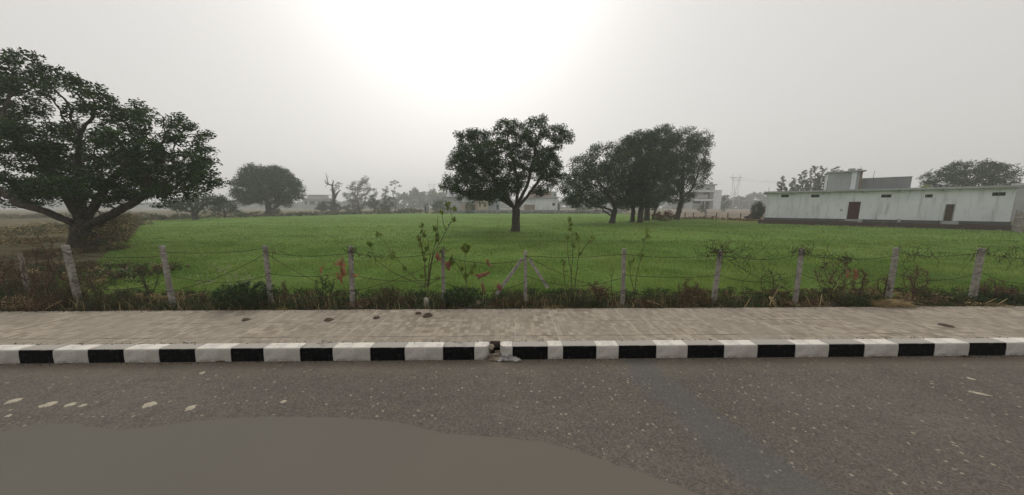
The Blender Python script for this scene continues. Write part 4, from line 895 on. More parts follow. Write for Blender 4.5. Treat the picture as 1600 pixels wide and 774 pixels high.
PST = [(32, 398, 40, 442, 0.35, 0.085, 'thin pale post'), (102, 383, 121, 466, 0.05, 0.125, 'heavily leaning cracked post'), (253, 384, 266, 456, 0, 0.11, None), (414, 384, 421, 452, 0, 0.11, None), (548, 385, 550, 452, 0, 0.115, None),
       (692, 390, 693, 455, 0.05, 0.10, None), (821, 392, 821, 456, 0, 0.10, 'braced post'), (975, 389, 973.5, 456, 0, 0.11, None), (1126, 391, 1117, 460, 0, 0.115, 'post topped by a tangle of dry vine'), (1253, 389, 1244, 464, 0, 0.105, None),
       (1401, 387, 1391, 452, 0, 0.11, None), (1534, 388, 1521, 462, 0, 0.125, None), (1668, 388, 1655, 450, 0, 0.13, None), (-60, 390, -40, 450, 0.2, 0.12, None)]
PST.sort(key=lambda q: q[0]); ptop = []
for (tx, ty, bx, by, dy, w_, lab) in PST:
    T = on_y(tx, ty, FY + dy); Bp = on_y(bx, by, FY + dy); d = Bp - T; Bp = T + d * ((T.z - GZ + 0.1) / (T.z - Bp.z)); Bp.y += 0.01
    ptop.append((post_mesh(Bp, T, w_, fence, lab), Bp, T))
# struts of the braced post
for (a, b_) in (((817, 403), (776, 460)), ((826, 404), (856, 450))):
    A_ = on_y(*a, FY); B_ = on_y(*b_, FY + 0.0); A_.y -= 0.0
    b = MB(); d = (B_ - A_).normalized(); A_ = A_ + d * 0.03; ux = d.cross(Vector((0, 1, 0))).normalized(); uy = Vector((0, 1, 0)); V = []
    for c in (A_, B_):
        for sx_, sy_ in ((-1, -1), (1, -1), (1, 1), (-1, 1)): V.append(tuple(c + ux * 0.035 * sx_ + uy * 0.035 * sy_))
    b.add(V, [(0, 1, 5, 4), (1, 2, 6, 5), (2, 3, 7, 6), (3, 0, 4, 7), (0, 3, 2, 1), (4, 5, 6, 7)]); b.build('strut', M['concrete'], fence)
rg = random.Random(44)
def wire(A_, B_, sag, barbs=True, rad=0.0055):
    b = MB(); n_ = 18; pts_ = []
    for i in range(n_ + 1):
        t = i / n_; p_ = A_ * (1 - t) + B_ * t; p_ = p_ + Vector((0, 0.02 * math.sin(t * 9 + A_.x), -4 * sag * t * (1 - t) + rg.uniform(-0.006, 0.006))); pts_.append(p_)
    b.tube(pts_, rad, 4)
    if barbs:
        for i in range(n_ * 2):
            t = (i + rg.random() * 0.5) / (n_ * 2) * n_; k = min(int(t), n_ - 1); p_ = pts_[k].lerp(pts_[k + 1], t - k)
            u = Vector((rg.uniform(-1, 1), rg.uniform(-1, 1), rg.uniform(-1, 1))).normalized() * 0.016; b.tube([p_ - u, p_ + u], 0.0018, 3)
    return b.build('wire', M['wire'], fence)
for i in range(len(ptop) - 1):
    (ta, ba, _), (tb, bb, _) = ptop[i], ptop[i + 1]; off = Vector((0, -0.075, 0))
    lev = [0.95, 0.62, 0.36] if rg.random() < 0.75 else [0.93, 0.5]
    for j, f in enumerate(lev):
        g_ = f + rg.uniform(-0.06, 0.06); sag = [0.07, 0.12, 0.1][j] * rg.uniform(0.5, 1.9)
        wire(ba.lerp(ta, f) + off, bb.lerp(tb, g_) + off, sag)
    if i in (2, 4, 9, 7): wire(ba.lerp(ta, 0.95) + off, bb.lerp(tb, 0.3) + off, 0.1)
    if i in (3, 5): wire(ba.lerp(ta, 0.35) + off, bb.lerp(tb, 0.9) + off, 0.12)

# dry vines tangled on posts and wires
def vine(px, py, label, n=40, spread=0.28, drop=0.35, seed=1, length=0.5, leafn=0):
    rr = random.Random(seed); c = on_y(px, py, FY - 0.02); b = MB()
    for k in range(n):
        a = c + Vector((rr.gauss(0, spread * 0.35), rr.gauss(0, 0.05), rr.gauss(0, 0.03))); a.x = c.x + rr.gauss(0, spread * 0.55); a.z += rr.uniform(-0.04, 0.03); d = Vector((rr.choice((-1, 1)), rr.uniform(-0.3, 0.3), rr.uniform(-0.5, 0.45))); curl = rr.uniform(-0.9, 0.9); pts_ = [a]; kl = length * rr.uniform(0.4, 1.1)
        for s in range(6):
            d = (d + Vector((d.z * curl + rr.uniform(-0.35, 0.35), rr.uniform(-0.25, 0.25), -d.x * curl - 0.16 + rr.uniform(-0.3, 0.3)))).normalized(); a = a + d * kl / 6; pts_.append(a)
        b.tube(pts_, [0.0055, 0.005, 0.0045, 0.004, 0.0035, 0.003, 0.002], 4)
        for q in pts_[1:]:
            if rr.random() < 0.5:
                u = Vector((rr.uniform(-1, 1), rr.uniform(-1, 1), rr.uniform(-1, 1))).normalized() * rr.uniform(0.01, 0.02); v = u.cross(Vector((0.3, 0.5, 1))).normalized() * 0.007
                b.add([tuple(q), tuple(q + u + v), tuple(q + u * 2), tuple(q + u - v)], [(0, 1, 2, 3)])
    o = b.build('dry_vine', M['vine']); o.data.transform(Matrix.Translation(-c)); o.location = c
    return tag(o, label, 'dry vine', 'dry vines tangled in the fence')
vine(1126, 394, 'dark dry vine tangle capping the post right of the tree group', 60, 0.35, seed=1, length=0.5)
vine(1253, 392, 'compact vine knot on top of post below the stair room', 40, 0.18, seed=2, length=0.28)
vine(1165, 402, 'looping dry vine hanging on wire right of vine capped post', 22, 0.6, seed=3, length=0.75)
vine(1322, 404, 'small dark vine clump on wire midway between two right posts', 34, 0.22, seed=4, length=0.25)
vine(1296, 398, 'thin vine strand on the wire right of the knotted post', 14, 0.5, seed=5, length=0.5)
vine(1442, 398, 'vine running along the wire left of the rightmost post', 20, 0.7, seed=6, length=0.5)
vine(1537, 392, 'vine sprig on the top of the rightmost post', 24, 0.14, seed=7, length=0.25)
vine(1572, 400, 'vine on the wire at far right picture edge', 18, 0.5, seed=8, length=0.5)
vine(549, 390, 'dry vine wound round top of post beside orange cloth', 26, 0.1, seed=9, length=0.2)
vine(582, 400, 'row of dry twigs caught on wire right of orange cloth', 30, 0.6, seed=10, length=0.18)
vine(692, 392, 'small vine knot on top of post right of the tall sapling', 18, 0.07, seed=11, length=0.14)
vine(432, 393, 'thin vine on wire right of the post below the round tree', 10, 0.4, seed=12, length=0.35)
vine(1198, 425, 'hanging dry vine strands right of the vine capped post', 14, 0.5, seed=13, length=0.9)

# ------------------------------------------------------------------ weeds between pavement and fence
rng = np.random.default_rng(9)
def weeds(n, x0, x1, y0, y1, hf, mats, wfun, seed, leaf=0.036, per=58):
    rng = np.random.default_rng(seed); Vs = []; Ms = []; St = []; Sm = []
    for k in range(n):
        x = rng.uniform(x0, x1); y = y0 + (y1 - y0) * rng.random() ** 0.8; nz = mnoise.noise(Vector((x * 0.55, y, seed))); n2 = mnoise.noise(Vector((x * 2.2, y * 2, seed + 3)))
        h = max(0.08, hf(x) * (0.75 + 0.55 * n2 + 0.35 * rng.normal() * 0.5)); w_ = 0.07 + h * 0.25
        mi = wfun(x, nz, rng); t = rng.random(per) ** 0.75
        a = rng.uniform(0, 6.283, per); rr = w_ * np.sqrt(rng.random(per)) * (0.4 + 0.8 * t)
        Vs.append(np.stack([x + np.cos(a) * rr, y + np.sin(a) * rr * 0.8, 0.1 + t * h], 1)); Ms.append(np.full(per, mi))
        for s in range(5):
            a = rng.uniform(0, 6.283); q0 = np.array([x, y, 0.08]); q1 = np.array([x + math.cos(a) * w_ * 0.9, y + math.sin(a) * w_ * 0.7, 0.1 + h * rng.uniform(0.8, 1.25)]); wv = np.array([0.0035, 0.002, 0])
            qm = (q0 + q1) / 2 + rng.normal(size=3) * 0.02
            St.append(np.stack([q0 - wv, q0 + wv, qm + wv * 0.8, qm - wv * 0.8])); St.append(np.stack([qm - wv * 0.8, qm + wv * 0.8, q1 + wv * 0.3, q1 - wv * 0.3])); Sm += [len(mats) - 1] * 2
    c = np.concatenate(Vs); V = leaves(c, leaf, leaf * 0.42, rng, 0.0, 0.3)
    return np.concatenate([V, np.array(St)]), np.concatenate([np.concatenate(Ms), np.array(Sm)])
MW = ['leaf_dark', 'leaf_mix', 'leaf_red', 'straw', 'deadwood']
def wf(x, nz, rng):
    v = nz * 1.5 - 0.05 + rng.normal() * 0.25 + (0.22 if x < -9.5 or x > 5.5 else 0.0)
    return 0 if v < 0.06 else (1 if v < 0.42 else (2 if v < 0.78 else 3))
def hf(x): return 0.27 + 0.10 * (x < -8.5) + 0.16 * (x < -10.8) + 0.05 * math.sin(x * 1.7) + 0.06 * math.sin(x * 4.1 + 1)
V1, m1 = weeds(2600, -17.5, 17.5, PAV1 + 0.04, PAV1 + 0.75, hf, MW, wf, 21)
V2, m2 = weeds(1100, -17.5, 19, PAV1 + 0.7, PAV1 + 1.7, lambda x: 0.17 + 0.40 * (x < -11), MW, wf, 22, leaf=0.045, per=44)
V3, m3 = weeds(1500, -17.5, 17.5, PAV1 + 0.0, PAV1 + 0.22, lambda x: 0.14, MW, lambda x, nz, r: 0 if r.random() < 0.6 else (3 if r.random() < 0.3 else 1), 23, leaf=0.03, per=34)
V4, m4 = weeds(420, -23, -12.6, PAV1 + 1.0, PAV1 + 5.5, lambda x: 0.3, MW, lambda x, nz, r: [2, 1, 1, 0, 0, 2, 2, 3][r.integers(8)], 24, leaf=0.06, per=50)
# dry grass stalks and tangled bents through the weeds
rng = np.random.default_rng(31); n_ = 5200; x = rng.uniform(-17.5, 17.5, n_); y = PAV1 + 0.02 + 1.0 * rng.random(n_) ** 1.3
k = np.array([mnoise.noise(Vector((a * 0.8, b_ * 2, 9))) for a, b_ in zip(x, y)]) + rng.normal(size=n_) * 0.25 > -0.05; x, y = x[k], y[k]; n_ = len(x)
hh = rng.uniform(0.12, 0.42, n_) * np.where(x < -10.5, 1.4, 1.0); a = rng.uniform(0, 6.283, n_); ln = rng.uniform(0.02, 0.22, n_); z0 = np.full(n_, 0.1); ww = 0.004
q0 = np.stack([x, y, z0], 1); q1 = np.stack([x + np.cos(a) * ln * 0.4, y + np.sin(a) * ln * 0.4, z0 + hh * 0.65], 1); q2 = np.stack([x + np.cos(a) * ln, y + np.sin(a) * ln, z0 + hh], 1); wv = np.array([[ww, ww * 0.4, 0]])
VG = np.concatenate([np.stack([q0 - wv, q0 + wv, q1 + wv * 0.8, q1 - wv * 0.8], 1), np.stack([q1 - wv * 0.8, q1 + wv * 0.8, q2 + wv * 0.3, q2 - wv * 0.3], 1)]); mg = rng.choice([0, 1, 2], n_, p=[0.5, 0.3, 0.2])
tag(quads_mesh('dry_grass', VG, [M['straw'], M['leaf_olive'], M['leaf_red']], None, np.concatenate([mg, mg])), kind='stuff')
tag(quads_mesh('roadside_weeds', np.concatenate([V1, V2, V3, V4]), [M[k] for k in MW], None, np.concatenate([m1, m2, m3, m4])), kind='stuff')

def dead_bush(px, base_py, top_py, rx, label, dy=0.0, leaf='leaf_red', nleaf=5, seed=1, natt=120, lean=0.0, R0=0.016, ll=0.036, name='dry_bush', mat='deadwood', cat='dry bush', crad=0.05, grp='dry bushes along the fence'):
    P_ = on_y(px, 470, FY + dy); P_.z = GZ; s = (P_ - CP).dot(FW) / FPX; H = on_y(px, top_py, FY + dy).z - GZ; rng = np.random.default_rng(seed); rw = rx * s
    rt = thing(name, P_, label, cat, grp); lob = [((P_.x + lean * s, P_.y, GZ + H * 0.62), (rw, rw * 0.7, H * 0.4)), ((P_.x, P_.y, GZ + H * 0.3), (rw * 0.5, rw * 0.4, H * 0.25))]
    att = lobe_points(lob, natt, rng, 0.8); P, par = grow([([tuple(P_ - Vector((0, 0, 0.05))), tuple(P_ + Vector((0, 0, H * 0.12)))], -1)], att, 0.05, 0.07, rng, 80, tropism=0.12)
    r, kids, cnt = limbs_mesh('stem', P, par, R0, M[mat], rt, rmin=0.0022, ex=2.4)
    tips = P[(cnt <= 6)]
    if nleaf: quads_mesh('foliage', clump_leaves(tips, nleaf * 2, crad, ll, ll * 0.4, rng, 0.1, 1.0), M[leaf], rt)
    return rt
dead_bush(14, 470, 398, 34, 'dry thorny bush at far left picture edge', 0.2, seed=1, natt=200, nleaf=2)
dead_bush(60, 470, 378, 40, 'bare dark thorn bush between thin pale post and leaning post', 0.1, seed=2, natt=240, nleaf=1, lean=20)
dead_bush(92, 470, 360, 22, 'tall bare thorn branch beside the heavily leaning post', 0.5, seed=3, natt=90, nleaf=1, lean=-14)
dead_bush(150, 470, 415, 34, 'brown green dry bush right of the heavily leaning post', 0.3, leaf='leaf_mix', seed=4, natt=160, nleaf=3)
dead_bush(232, 470, 412, 20, 'thin dry weed left of the post by the field corner', 0.1, seed=5, natt=90, nleaf=3, leaf='leaf_dark')
dead_bush(510, 470, 428, 16, 'dark upright weed left of orange cloth', 0.0, seed=6, natt=120, nleaf=5, leaf='leaf_dark')
dead_bush(447, 470, 436, 8, 'slim dried weed between the posts below round tree', 0.1, seed=7, natt=50, nleaf=5)
dead_bush(1298, 470, 404, 28, 'tall dark dry bush below the roof parapet', 0.2, seed=8, natt=230, nleaf=3)
dead_bush(1425, 470, 416, 22, 'dark dry bush right of the third post from right', 0.15, seed=9, natt=170, nleaf=3)
dead_bush(1380, 470, 428, 14, 'small dry bush left of the third post from right', 0.1, seed=10, natt=90, nleaf=3)
dead_bush(1340, 470, 418, 14, 'dry bush with curled brown leaves below parapet end', 0.05, seed=11, natt=90, nleaf=4, leaf='leaf_red')
dead_bush(1205, 470, 420, 24, 'thin leafless weed right of vine capped post', 0.2, seed=12, natt=80, nleaf=1)
dead_bush(1552, 470, 436, 26, 'low dry bush right of the rightmost post', 0.1, seed=13, natt=120, nleaf=3)
dead_bush(610, 470, 440, 10, 'slender weed between orange cloth and tall sapling', 0.1, seed=14, natt=50, nleaf=5, leaf='leaf_mix')
dead_bush(1075, 470, 436, 20, 'reddish weed left of the vine capped post', 0.1, seed=15, natt=120, nleaf=4)
dead_bush(935, 470, 438, 20, 'reddish weed left of the post under the leftmost mango of the group', 0.1, seed=16, natt=110, nleaf=4)
dead_bush(384, 470, 441, 46, 'dense dark green leafy bush left of post below round tree', -0.1, leaf='leaf_dark', seed=17, natt=420, nleaf=5, ll=0.05, name='leafy_bush', cat='bush', crad=0.06)
dead_bush(720, 470, 450, 32, 'dark green leafy bush under the pink cloth', -0.1, leaf='leaf_dark', seed=18, natt=300, nleaf=4, ll=0.05, name='leafy_bush', cat='bush', crad=0.06)

# saplings
def sapling(base, stems, clusters, label, y=FY - 0.12, r0=0.011, nl=16, ll=0.11, leaf='leaf_fresh', seed=1, droop=1.4, crad=0.06, mat='stem'):
    B_ = on_y(*base, y); rt = thing('sapling', B_, label, 'sapling', 'young saplings by the fence'); b = MB()
    for sidx, st_ in enumerate(stems):
        pts_ = [on_y(px, py, y + 0.02 * math.sin(i * 2 + sidx)) for i, (px, py) in enumerate(st_)]
        cr = []
        for i in range(len(pts_) - 1):
            for t in (0, 0.33, 0.66): cr.append(pts_[i].lerp(pts_[i + 1], t) + Vector((0.008 * math.sin(7 * t + i * 3), 0.01 * math.cos(5 * t + i), 0)))
        cr.append(pts_[-1]); n_ = len(cr); b.tube(cr, [r0 * (1 - 0.7 * i / n_) for i in range(n_)], 5)
    b.build('stem', M[mat], rt, True); rng = np.random.default_rng(seed)
    cs = np.array([tuple(on_y(px, py, y + rng.normal() * 0.04)) for px, py in clusters]); V = clump_leaves(cs, nl, crad, ll, ll * 0.32, rng, droop, 1.0)
    quads_mesh('foliage', V, M[leaf], rt); return rt
sapling((667, 472), [[(667, 472), (668, 447), (662, 400), (656, 373), (659, 350)], [(668, 450), (674, 408), (683, 365), (684, 336)], [(669, 448), (677, 398), (697, 361), (707, 342), (701, 314)], [(664, 450), (664, 405), (653, 366)], [(668, 446), (652, 438), (634, 421), (614, 396), (592, 369)],
     [(664, 448), (616, 427), (589, 408), (577, 383)], [(670, 445), (684, 435), (700, 433)], [(697, 361), (692, 345), (690, 330)], [(700, 352), (711, 343)], [(668, 440), (672, 400), (668, 372)]],
     [(701, 318), (699, 324), (690, 330), (710, 326), (710, 343), (659, 352), (660, 362), (654, 372), (663, 368), (657, 382), (683, 368), (683, 374), (680, 358), (662, 395), (664, 404), (667, 388), (591, 367), (613, 397), (613, 402), (580, 383), (577, 380), (659, 432), (684, 434), (632, 420)], 'tallest multi stemmed sapling growing from a concrete collar near centre', seed=1)
b = MB(); c = on_y(666, 470, FY - 0.2); c.z = 0.12
b.tube([c, c + Vector((0, 0, 0.1)), c + Vector((0, 0, 0.24)), c + Vector((0, 0, 0.30))], [0.065, 0.062, 0.055, 0.04], 10); tag(b.build('marker_stone', M['concrete'], None, True), 'short pale rounded marker stone at the foot of the tallest sapling', 'marker stone')
sapling((727, 470), [[(727, 470), (729, 440), (726, 410), (727, 388)], [(728, 440), (716, 415), (706, 402)], [(729, 435), (738, 420), (741, 408)]], [(727, 384), (723, 388), (732, 386), (727, 392), (705, 404), (706, 410), (722, 420), (738, 425), (728, 430), (741, 415)], 'leafy sapling with bright top tuft right of the pink cloth post', seed=2, nl=20)
sapling((893, 470), [[(893, 470), (893, 430), (895, 395), (894, 365), (890, 342)], [(896, 465), (902, 420), (905, 390), (901, 366)], [(905, 400), (915, 385), (925, 371)], [(886, 460), (881, 430), (881, 405)], [(893, 430), (888, 400), (886, 375)]],
        [(890, 343), (892, 350), (887, 372), (900, 366), (902, 372), (925, 372), (922, 378), (881, 416), (883, 424), (880, 408), (896, 385), (905, 398), (890, 358)], 'thin sapling right of the braced post', seed=3, nl=11)
sapling((990, 470), [[(990, 470), (995, 430), (1003, 395), (1010, 365)], [(992, 462), (985, 430), (983, 410)]], [(1011, 362), (1012, 369), (1008, 374), (1002, 400), (990, 408), (984, 412)], 'single stemmed sapling leaning right of the post below the tree group', seed=4, nl=9, leaf='leaf_fresh')
sapling((957, 470), [[(957, 470), (955, 440), (958, 420)]], [(958, 420), (956, 430)], 'tiny sapling left of the post below the tree group', seed=5, nl=6)
sapling((1240, 482), [[(1200, 483), (1205, 470), (1215, 452), (1222, 442)], [(1205, 472), (1212, 468)]], [(1206, 468), (1209, 474)], 'bent straw coloured stalk standing left of the vine knotted post', y=FY - 0.3, seed=6, nl=5, leaf='straw', mat='straw')

# cloth caught in the wire
def rag(pts_px, label, mat, y=FY - 0.1, seed=1, strands=0):
    """tattered cloth: fan of small folded triangles between given pixel corners, with thickness"""
    rr = random.Random(seed); b = MB(); allp = []
    for poly in pts_px:
        P3 = [on_y(px, py, y + rr.uniform(-0.05, 0.05)) for px, py in poly]; c = sum(P3, Vector()) / len(P3); c.y -= 0.04
        ring = []
        for i in range(len(P3)):
            a, e = P3[i], P3[(i + 1) % len(P3)]
            for t in (0, 0.25, 0.5, 0.75):
                q = a.lerp(e, t); k = 0.0 if t == 0 else rr.uniform(-0.15, 0.6); q = q.lerp(c, k); q.y += rr.uniform(-0.025, 0.025); ring.append(q)
        n_ = len(ring); mid = [q.lerp(c, 0.5) + Vector((0, rr.uniform(-0.03, 0.03), 0)) for q in ring]
        V = [tuple(q) for q in ring] + [tuple(q) for q in mid] + [tuple(c)]; F = []
        for i in range(n_):
            j = (i + 1) % n_; F += [(i, j, n_ + j, n_ + i), (n_ + i, n_ + j, 2 * n_)]
        b.add(V, F)
    o = b.build('cloth_scrap', M[mat]); c = o.data.vertices[0].co.copy(); o.data.transform(Matrix.Translation(-c)); o.location = c
    md = o.modifiers.new('thickness', 'SOLIDIFY'); md.thickness = 0.003
    return tag(o, label, 'cloth')
rag([[(533, 395), (536, 402), (540, 412), (541, 425), (546, 436), (542, 438), (537, 426), (534, 412), (530, 408), (524, 415), (520, 413), (527, 404)], [(534, 408), (538, 430), (536, 448), (532, 440), (531, 420)], [(526, 425), (531, 432), (533, 440), (527, 436)]], 'orange tattered cloth hanging from wire left of a post', 'cloth_orange', seed=1)
rag([[(499, 417), (507, 415), (504, 422), (502, 429), (499, 424)]], 'small pale orange scrap on wire left of the hanging orange cloth', 'cloth_orange', seed=2)
rag([[(548, 429), (560, 428), (562, 432), (552, 434)]], 'small orange scrap just right of the post beside the orange cloth', 'cloth_orange', seed=3)
rag([[(680, 396), (684, 394), (690, 402), (689, 408), (684, 409), (679, 403)], [(688, 404), (691, 408), (689, 411)]], 'pinkish red cloth scrap left of post by tall sapling', 'cloth_pink', seed=4)
rag([[(694, 409), (703, 407), (705, 412), (702, 424), (697, 421), (695, 415)]], 'pinkish red cloth scrap right of post by tall sapling', 'cloth_pink', seed=5)
rag([[(758, 402), (763, 403), (764, 411), (769, 415), (766, 420), (761, 414)]], 'pink cloth scrap hanging highest left of the braced post', 'cloth_pink', seed=6)
rag([[(742, 430), (752, 427), (764, 423), (767, 428), (757, 432), (747, 437), (742, 436)]], 'long pink cloth strip lying along wire left of the braced post', 'cloth_pink', seed=7)
rag([[(750, 438), (755, 440), (758, 453), (754, 456), (752, 447)]], 'narrow pink strip hanging below the long pink strip', 'cloth_pink', seed=8)
rag([[(772, 444), (780, 443), (785, 449), (783, 455), (778, 452)]], 'crumpled pink scrap at the foot of the left strut', 'cloth_pink', seed=9)
rag([[(1333, 421), (1338, 419), (1341, 428), (1338, 438), (1333, 432)], [(1321, 420), (1326, 423), (1324, 436), (1320, 432)]], 'orange brown scrap caught in dry bush below parapet end', 'cloth_orange', seed=10)

# ------------------------------------------------------------------ things on the pavement and at the kerb
def pat(px, py, rx, label, name='dung_pat', seed=1, z=KERB_Z + 0.006, h=0.03, mat='dung', cat='dung'):
    c = at(px, py, z); rr = random.Random(seed); s = (c - CP).dot(FW) / FPX * rx; b = MB(); V = [(c.x, c.y, z + h)]; F = []; n_ = 14
    for ring, (q, hh) in enumerate(((0.35, 1.1), (0.7, 0.7), (1.0, 0.0))):
        for i in range(n_):
            a = 2 * math.pi * i / n_; k = s * q * (1 + 0.28 * mnoise.noise(Vector((math.cos(a) * 1.5, math.sin(a) * 1.5, seed + ring * 0.3))) + rr.uniform(-0.08, 0.08))
            V.append((c.x + math.cos(a) * k, c.y + math.sin(a) * k * 0.85, z + h * hh * rr.uniform(0.5, 1.3)))
    for i in range(n_): F.append((0, 1 + i, 1 + (i + 1) % n_))
    for r_ in range(2):
        for i in range(n_): F.append((1 + r_ * n_ + i, 1 + (r_ + 1) * n_ + i, 1 + (r_ + 1) * n_ + (i + 1) % n_, 1 + r_ * n_ + (i + 1) % n_))
    b.add(V, F); o = b.build(name, M[mat], None, True); o.data.transform(Matrix.Translation(-c)); o.location = c
    return tag(o, label, cat, 'dried dung pats on the pavement' if cat == 'dung' else None)
pat(384, 500, 6, 'leftmost dark dried dung pat on the pavement', seed=1); pat(514, 500, 6.5, 'dried dung pat on pavement below the orange cloth', seed=2); pat(588, 497, 5.5, 'dried dung pat on pavement between orange cloth and tall sapling', seed=3)
pat(653, 490, 5.5, 'flat round dung pat near the marker stone', seed=4); pat(668, 494, 8.5, 'largest lumpy dung pat on pavement below the tall sapling', seed=5, h=0.05); pat(1477, 508, 9, 'rightmost thin dung smear on the pavement', seed=6, h=0.012)
pat(656, 491, 1.5, 'tiny dung lump on the flat round pat', seed=7, z=KERB_Z + 0.02)
# broken gap in the kerb with rubble and rags
b = MB(); rr = random.Random(6)
for k in range(9):
    c = on_y(rr.uniform(765, 781), 550, ROAD_Y + rr.uniform(0.05, 0.17)); sz_ = rr.uniform(0.02, 0.055)
    bb = np.array([(a, e, f) for a in (-1, 1) for e in (-1, 1) for f in (-1, 1)]) * sz_ * np.array([1, 0.8, 0.6]) + np.array([[rr.uniform(-1, 1) * sz_ * 0.3 for _ in range(3)] for _ in range(8)])
    zc = 0.02 + rr.random() * 0.04 if k < 6 else 0.15
    b.add(bb + np.array([c.x, c.y, zc]), [(0, 1, 3, 2), (4, 6, 7, 5), (0, 4, 5, 1), (2, 3, 7, 6), (0, 2, 6, 4), (1, 5, 7, 3)])
tag(b.build('kerb_rubble', M['rubble']), kind='stuff')
def crumple(px, py, lx, ly, h, label, mat, seed, z=0.0, name='rag', cat='rag'):
    c = at(px, py, z); b = MB(); nx_, ny_ = 26, 10; V = []; F = []
    for i in range(nx_):
        for j in range(ny_):
            u, v = i / (nx_ - 1) - 0.5, j / (ny_ - 1) - 0.5; e = max(0, 1 - (abs(u) * 2) ** 3) * max(0, 1 - (abs(v) * 2) ** 3)
            nz = mnoise.noise(Vector((u * 7, v * 5, seed))) + 0.6 * abs(mnoise.noise(Vector((u * 16, v * 9, seed + 4))))
            V.append((c.x + u * lx * (1 + 0.25 * mnoise.noise(Vector((v * 4, seed, 0)))), c.y + v * ly * (1 + 0.5 * mnoise.noise(Vector((u * 5, seed, 3)))), z + 0.006 + max(0, h * (0.45 + nz) * (0.15 + 0.85 * e))))
    for i in range(nx_ - 1):
        for j in range(ny_ - 1): F.append((i * ny_ + j, (i + 1) * ny_ + j, (i + 1) * ny_ + j + 1, i * ny_ + j + 1))
    b.add(V, F); o = b.build(name, M[mat], None, True); o.data.transform(Matrix.Translation(-c)); o.location = c
    md = o.modifiers.new('thickness', 'SOLIDIFY'); md.thickness = 0.004
    return tag(o, label, cat)
crumple(796, 562, 0.36, 0.16, 0.09, 'crumpled grey striped rag lying on road against broken kerb', 'rag', 3)
crumple(773, 562, 0.2, 0.12, 0.06, 'dusty brown scrap in front of the broken kerb gap', 'rubble', 8, name='scrap', cat='scrap')
crumple(612, 562.5, 0.09, 0.04, 0.025, 'bright yellow wrapper on road at kerb foot', 'yellow', 5, name='wrapper', cat='wrapper')
crumple(582, 562.5, 0.14, 0.04, 0.02, 'dull green wrapper left of the bright yellow wrapper', 'yellow_grass', 6, name='wrapper', cat='wrapper')
crumple(1343, 554.5, 0.12, 0.05, 0.03, 'small pale scrap at kerb foot in front of black stone', 'paper', 7, name='scrap', cat='scrap')
crumple(1511, 558, 0.16, 0.05, 0.02, 'dark twig like scrap at kerb foot near right edge', 'vine', 9, name='scrap', cat='scrap')
crumple(346, 565, 0.16, 0.05, 0.02, 'dark scrap on road at kerb foot below the round tree', 'vine', 10, name='scrap', cat='scrap')
# dirt line at the kerb foot and at the back of the pavement
b = MB(); rr = random.Random(16)
for k in range(2600):
    x = rr.uniform(-14, 14)
    if k < 1500: y, z = ROAD_Y - abs(rr.gauss(0, 0.035)) - 0.004, 0.0
    elif k < 1900: y, z = PAV0 + rr.gauss(0.01, 0.02), KERB_Z
    else: y, z = PAV1 - abs(rr.gauss(0, 0.05)), KERB_Z + 0.004
    s = rr.uniform(0.004, 0.013); V = [(x - s, y - s * 0.7, z), (x + s, y - s * 0.6, z), (x + s * 0.6, y + s, z), (x - s * 0.7, y + s * 0.8, z), (x + rr.uniform(-s, s) * 0.4, y, z + s * 1.1)]
    b.add(V, [(0, 1, 4), (1, 2, 4), (2, 3, 4), (3, 0, 4)])
tag(b.build('gravel', M['soil']), kind='stuff')
b = MB()
for k in range(520):
    x = rr.uniform(-8, 9); y = rr.uniform(2.3, ROAD_Y - 0.15)
    if k % 3 == 0: x = rr.uniform(1, 9)
    s = rr.uniform(0.003, 0.009) * (1.6 if rr.random() < 0.1 else 1); a0 = rr.random() * 6
    ring = [(x + math.cos(a0 + i * 1.2566) * s * rr.uniform(0.6, 1.3), y + math.sin(a0 + i * 1.2566) * s * rr.uniform(0.5, 1.0), 0.001) for i in range(5)]
    b.add(ring + [(x, y, 0.004)], [(i, (i + 1) % 5, 5) for i in range(5)])
tag(b.build('road_grit', M['paper']), kind='stuff')
for i, (px, py, rx, asp, lab) in enumerate(((20, 627, 9, 0.45, 'leftmost pale flattened scrap on the road near lower left edge'), (75, 632.5, 11, 0.42, 'largest pale flattened scrap on the road at lower left'), (109, 633, 7, 0.45, 'pale flattened scrap right of the largest one'), (129, 634, 5, 0.5, 'smallest pale scrap in the lower left row'),
      (234, 632.5, 10, 0.4, 'pale pointed scrap in the lower left row'), (298, 637.5, 8.5, 0.45, 'rightmost pale scrap in the lower left row'), (1530, 615, 13, 0.16, 'long narrow white scrap on road near right edge'), (1517, 592, 4.5, 0.5, 'small white scrap on road near right edge'), (13, 650, 5, 0.4, 'small pale scrap under the leftmost one'), (316, 583, 4, 0.5, 'small pale scrap on road near kerb at left'), (443, 628, 4.5, 0.5, 'faint pale scrap on road right of the lower left row'))):
    c = at(px, py, 0.0); s = (c - CP).dot(FW) / FPX * rx; b = MB(); n_ = 26; rz = rr.uniform(-0.1, 0.1) if i < 6 else -0.6; asp *= 1.9; V = []
    for k in range(n_):
        a = 2 * math.pi * k / n_; q = 0.9 + 0.45 * mnoise.noise(Vector((math.cos(a) * 2.5, math.sin(a) * 2.5, i * 3.3))); u, v = math.cos(a) * s * q, math.sin(a) * s * q * asp
        V.append((c.x + u * math.cos(rz) - v * math.sin(rz), c.y + u * math.sin(rz) + v * math.cos(rz), 0.001))
    V2_ = [(c.x + (x - c.x) * 0.8, c.y + (y - c.y) * 0.8, 0.004) for x, y, z in V]
    b.add(V + V2_, [(k, (k + 1) % n_, n_ + (k + 1) % n_, n_ + k) for k in range(n_)] + [tuple(range(n_, 2 * n_))])
    o = b.build('flattened_scrap', M['paper']); o.data.transform(Matrix.Translation(-c)); o.location = c; tag(o, lab, 'scrap', 'pale flattened scraps on the road')
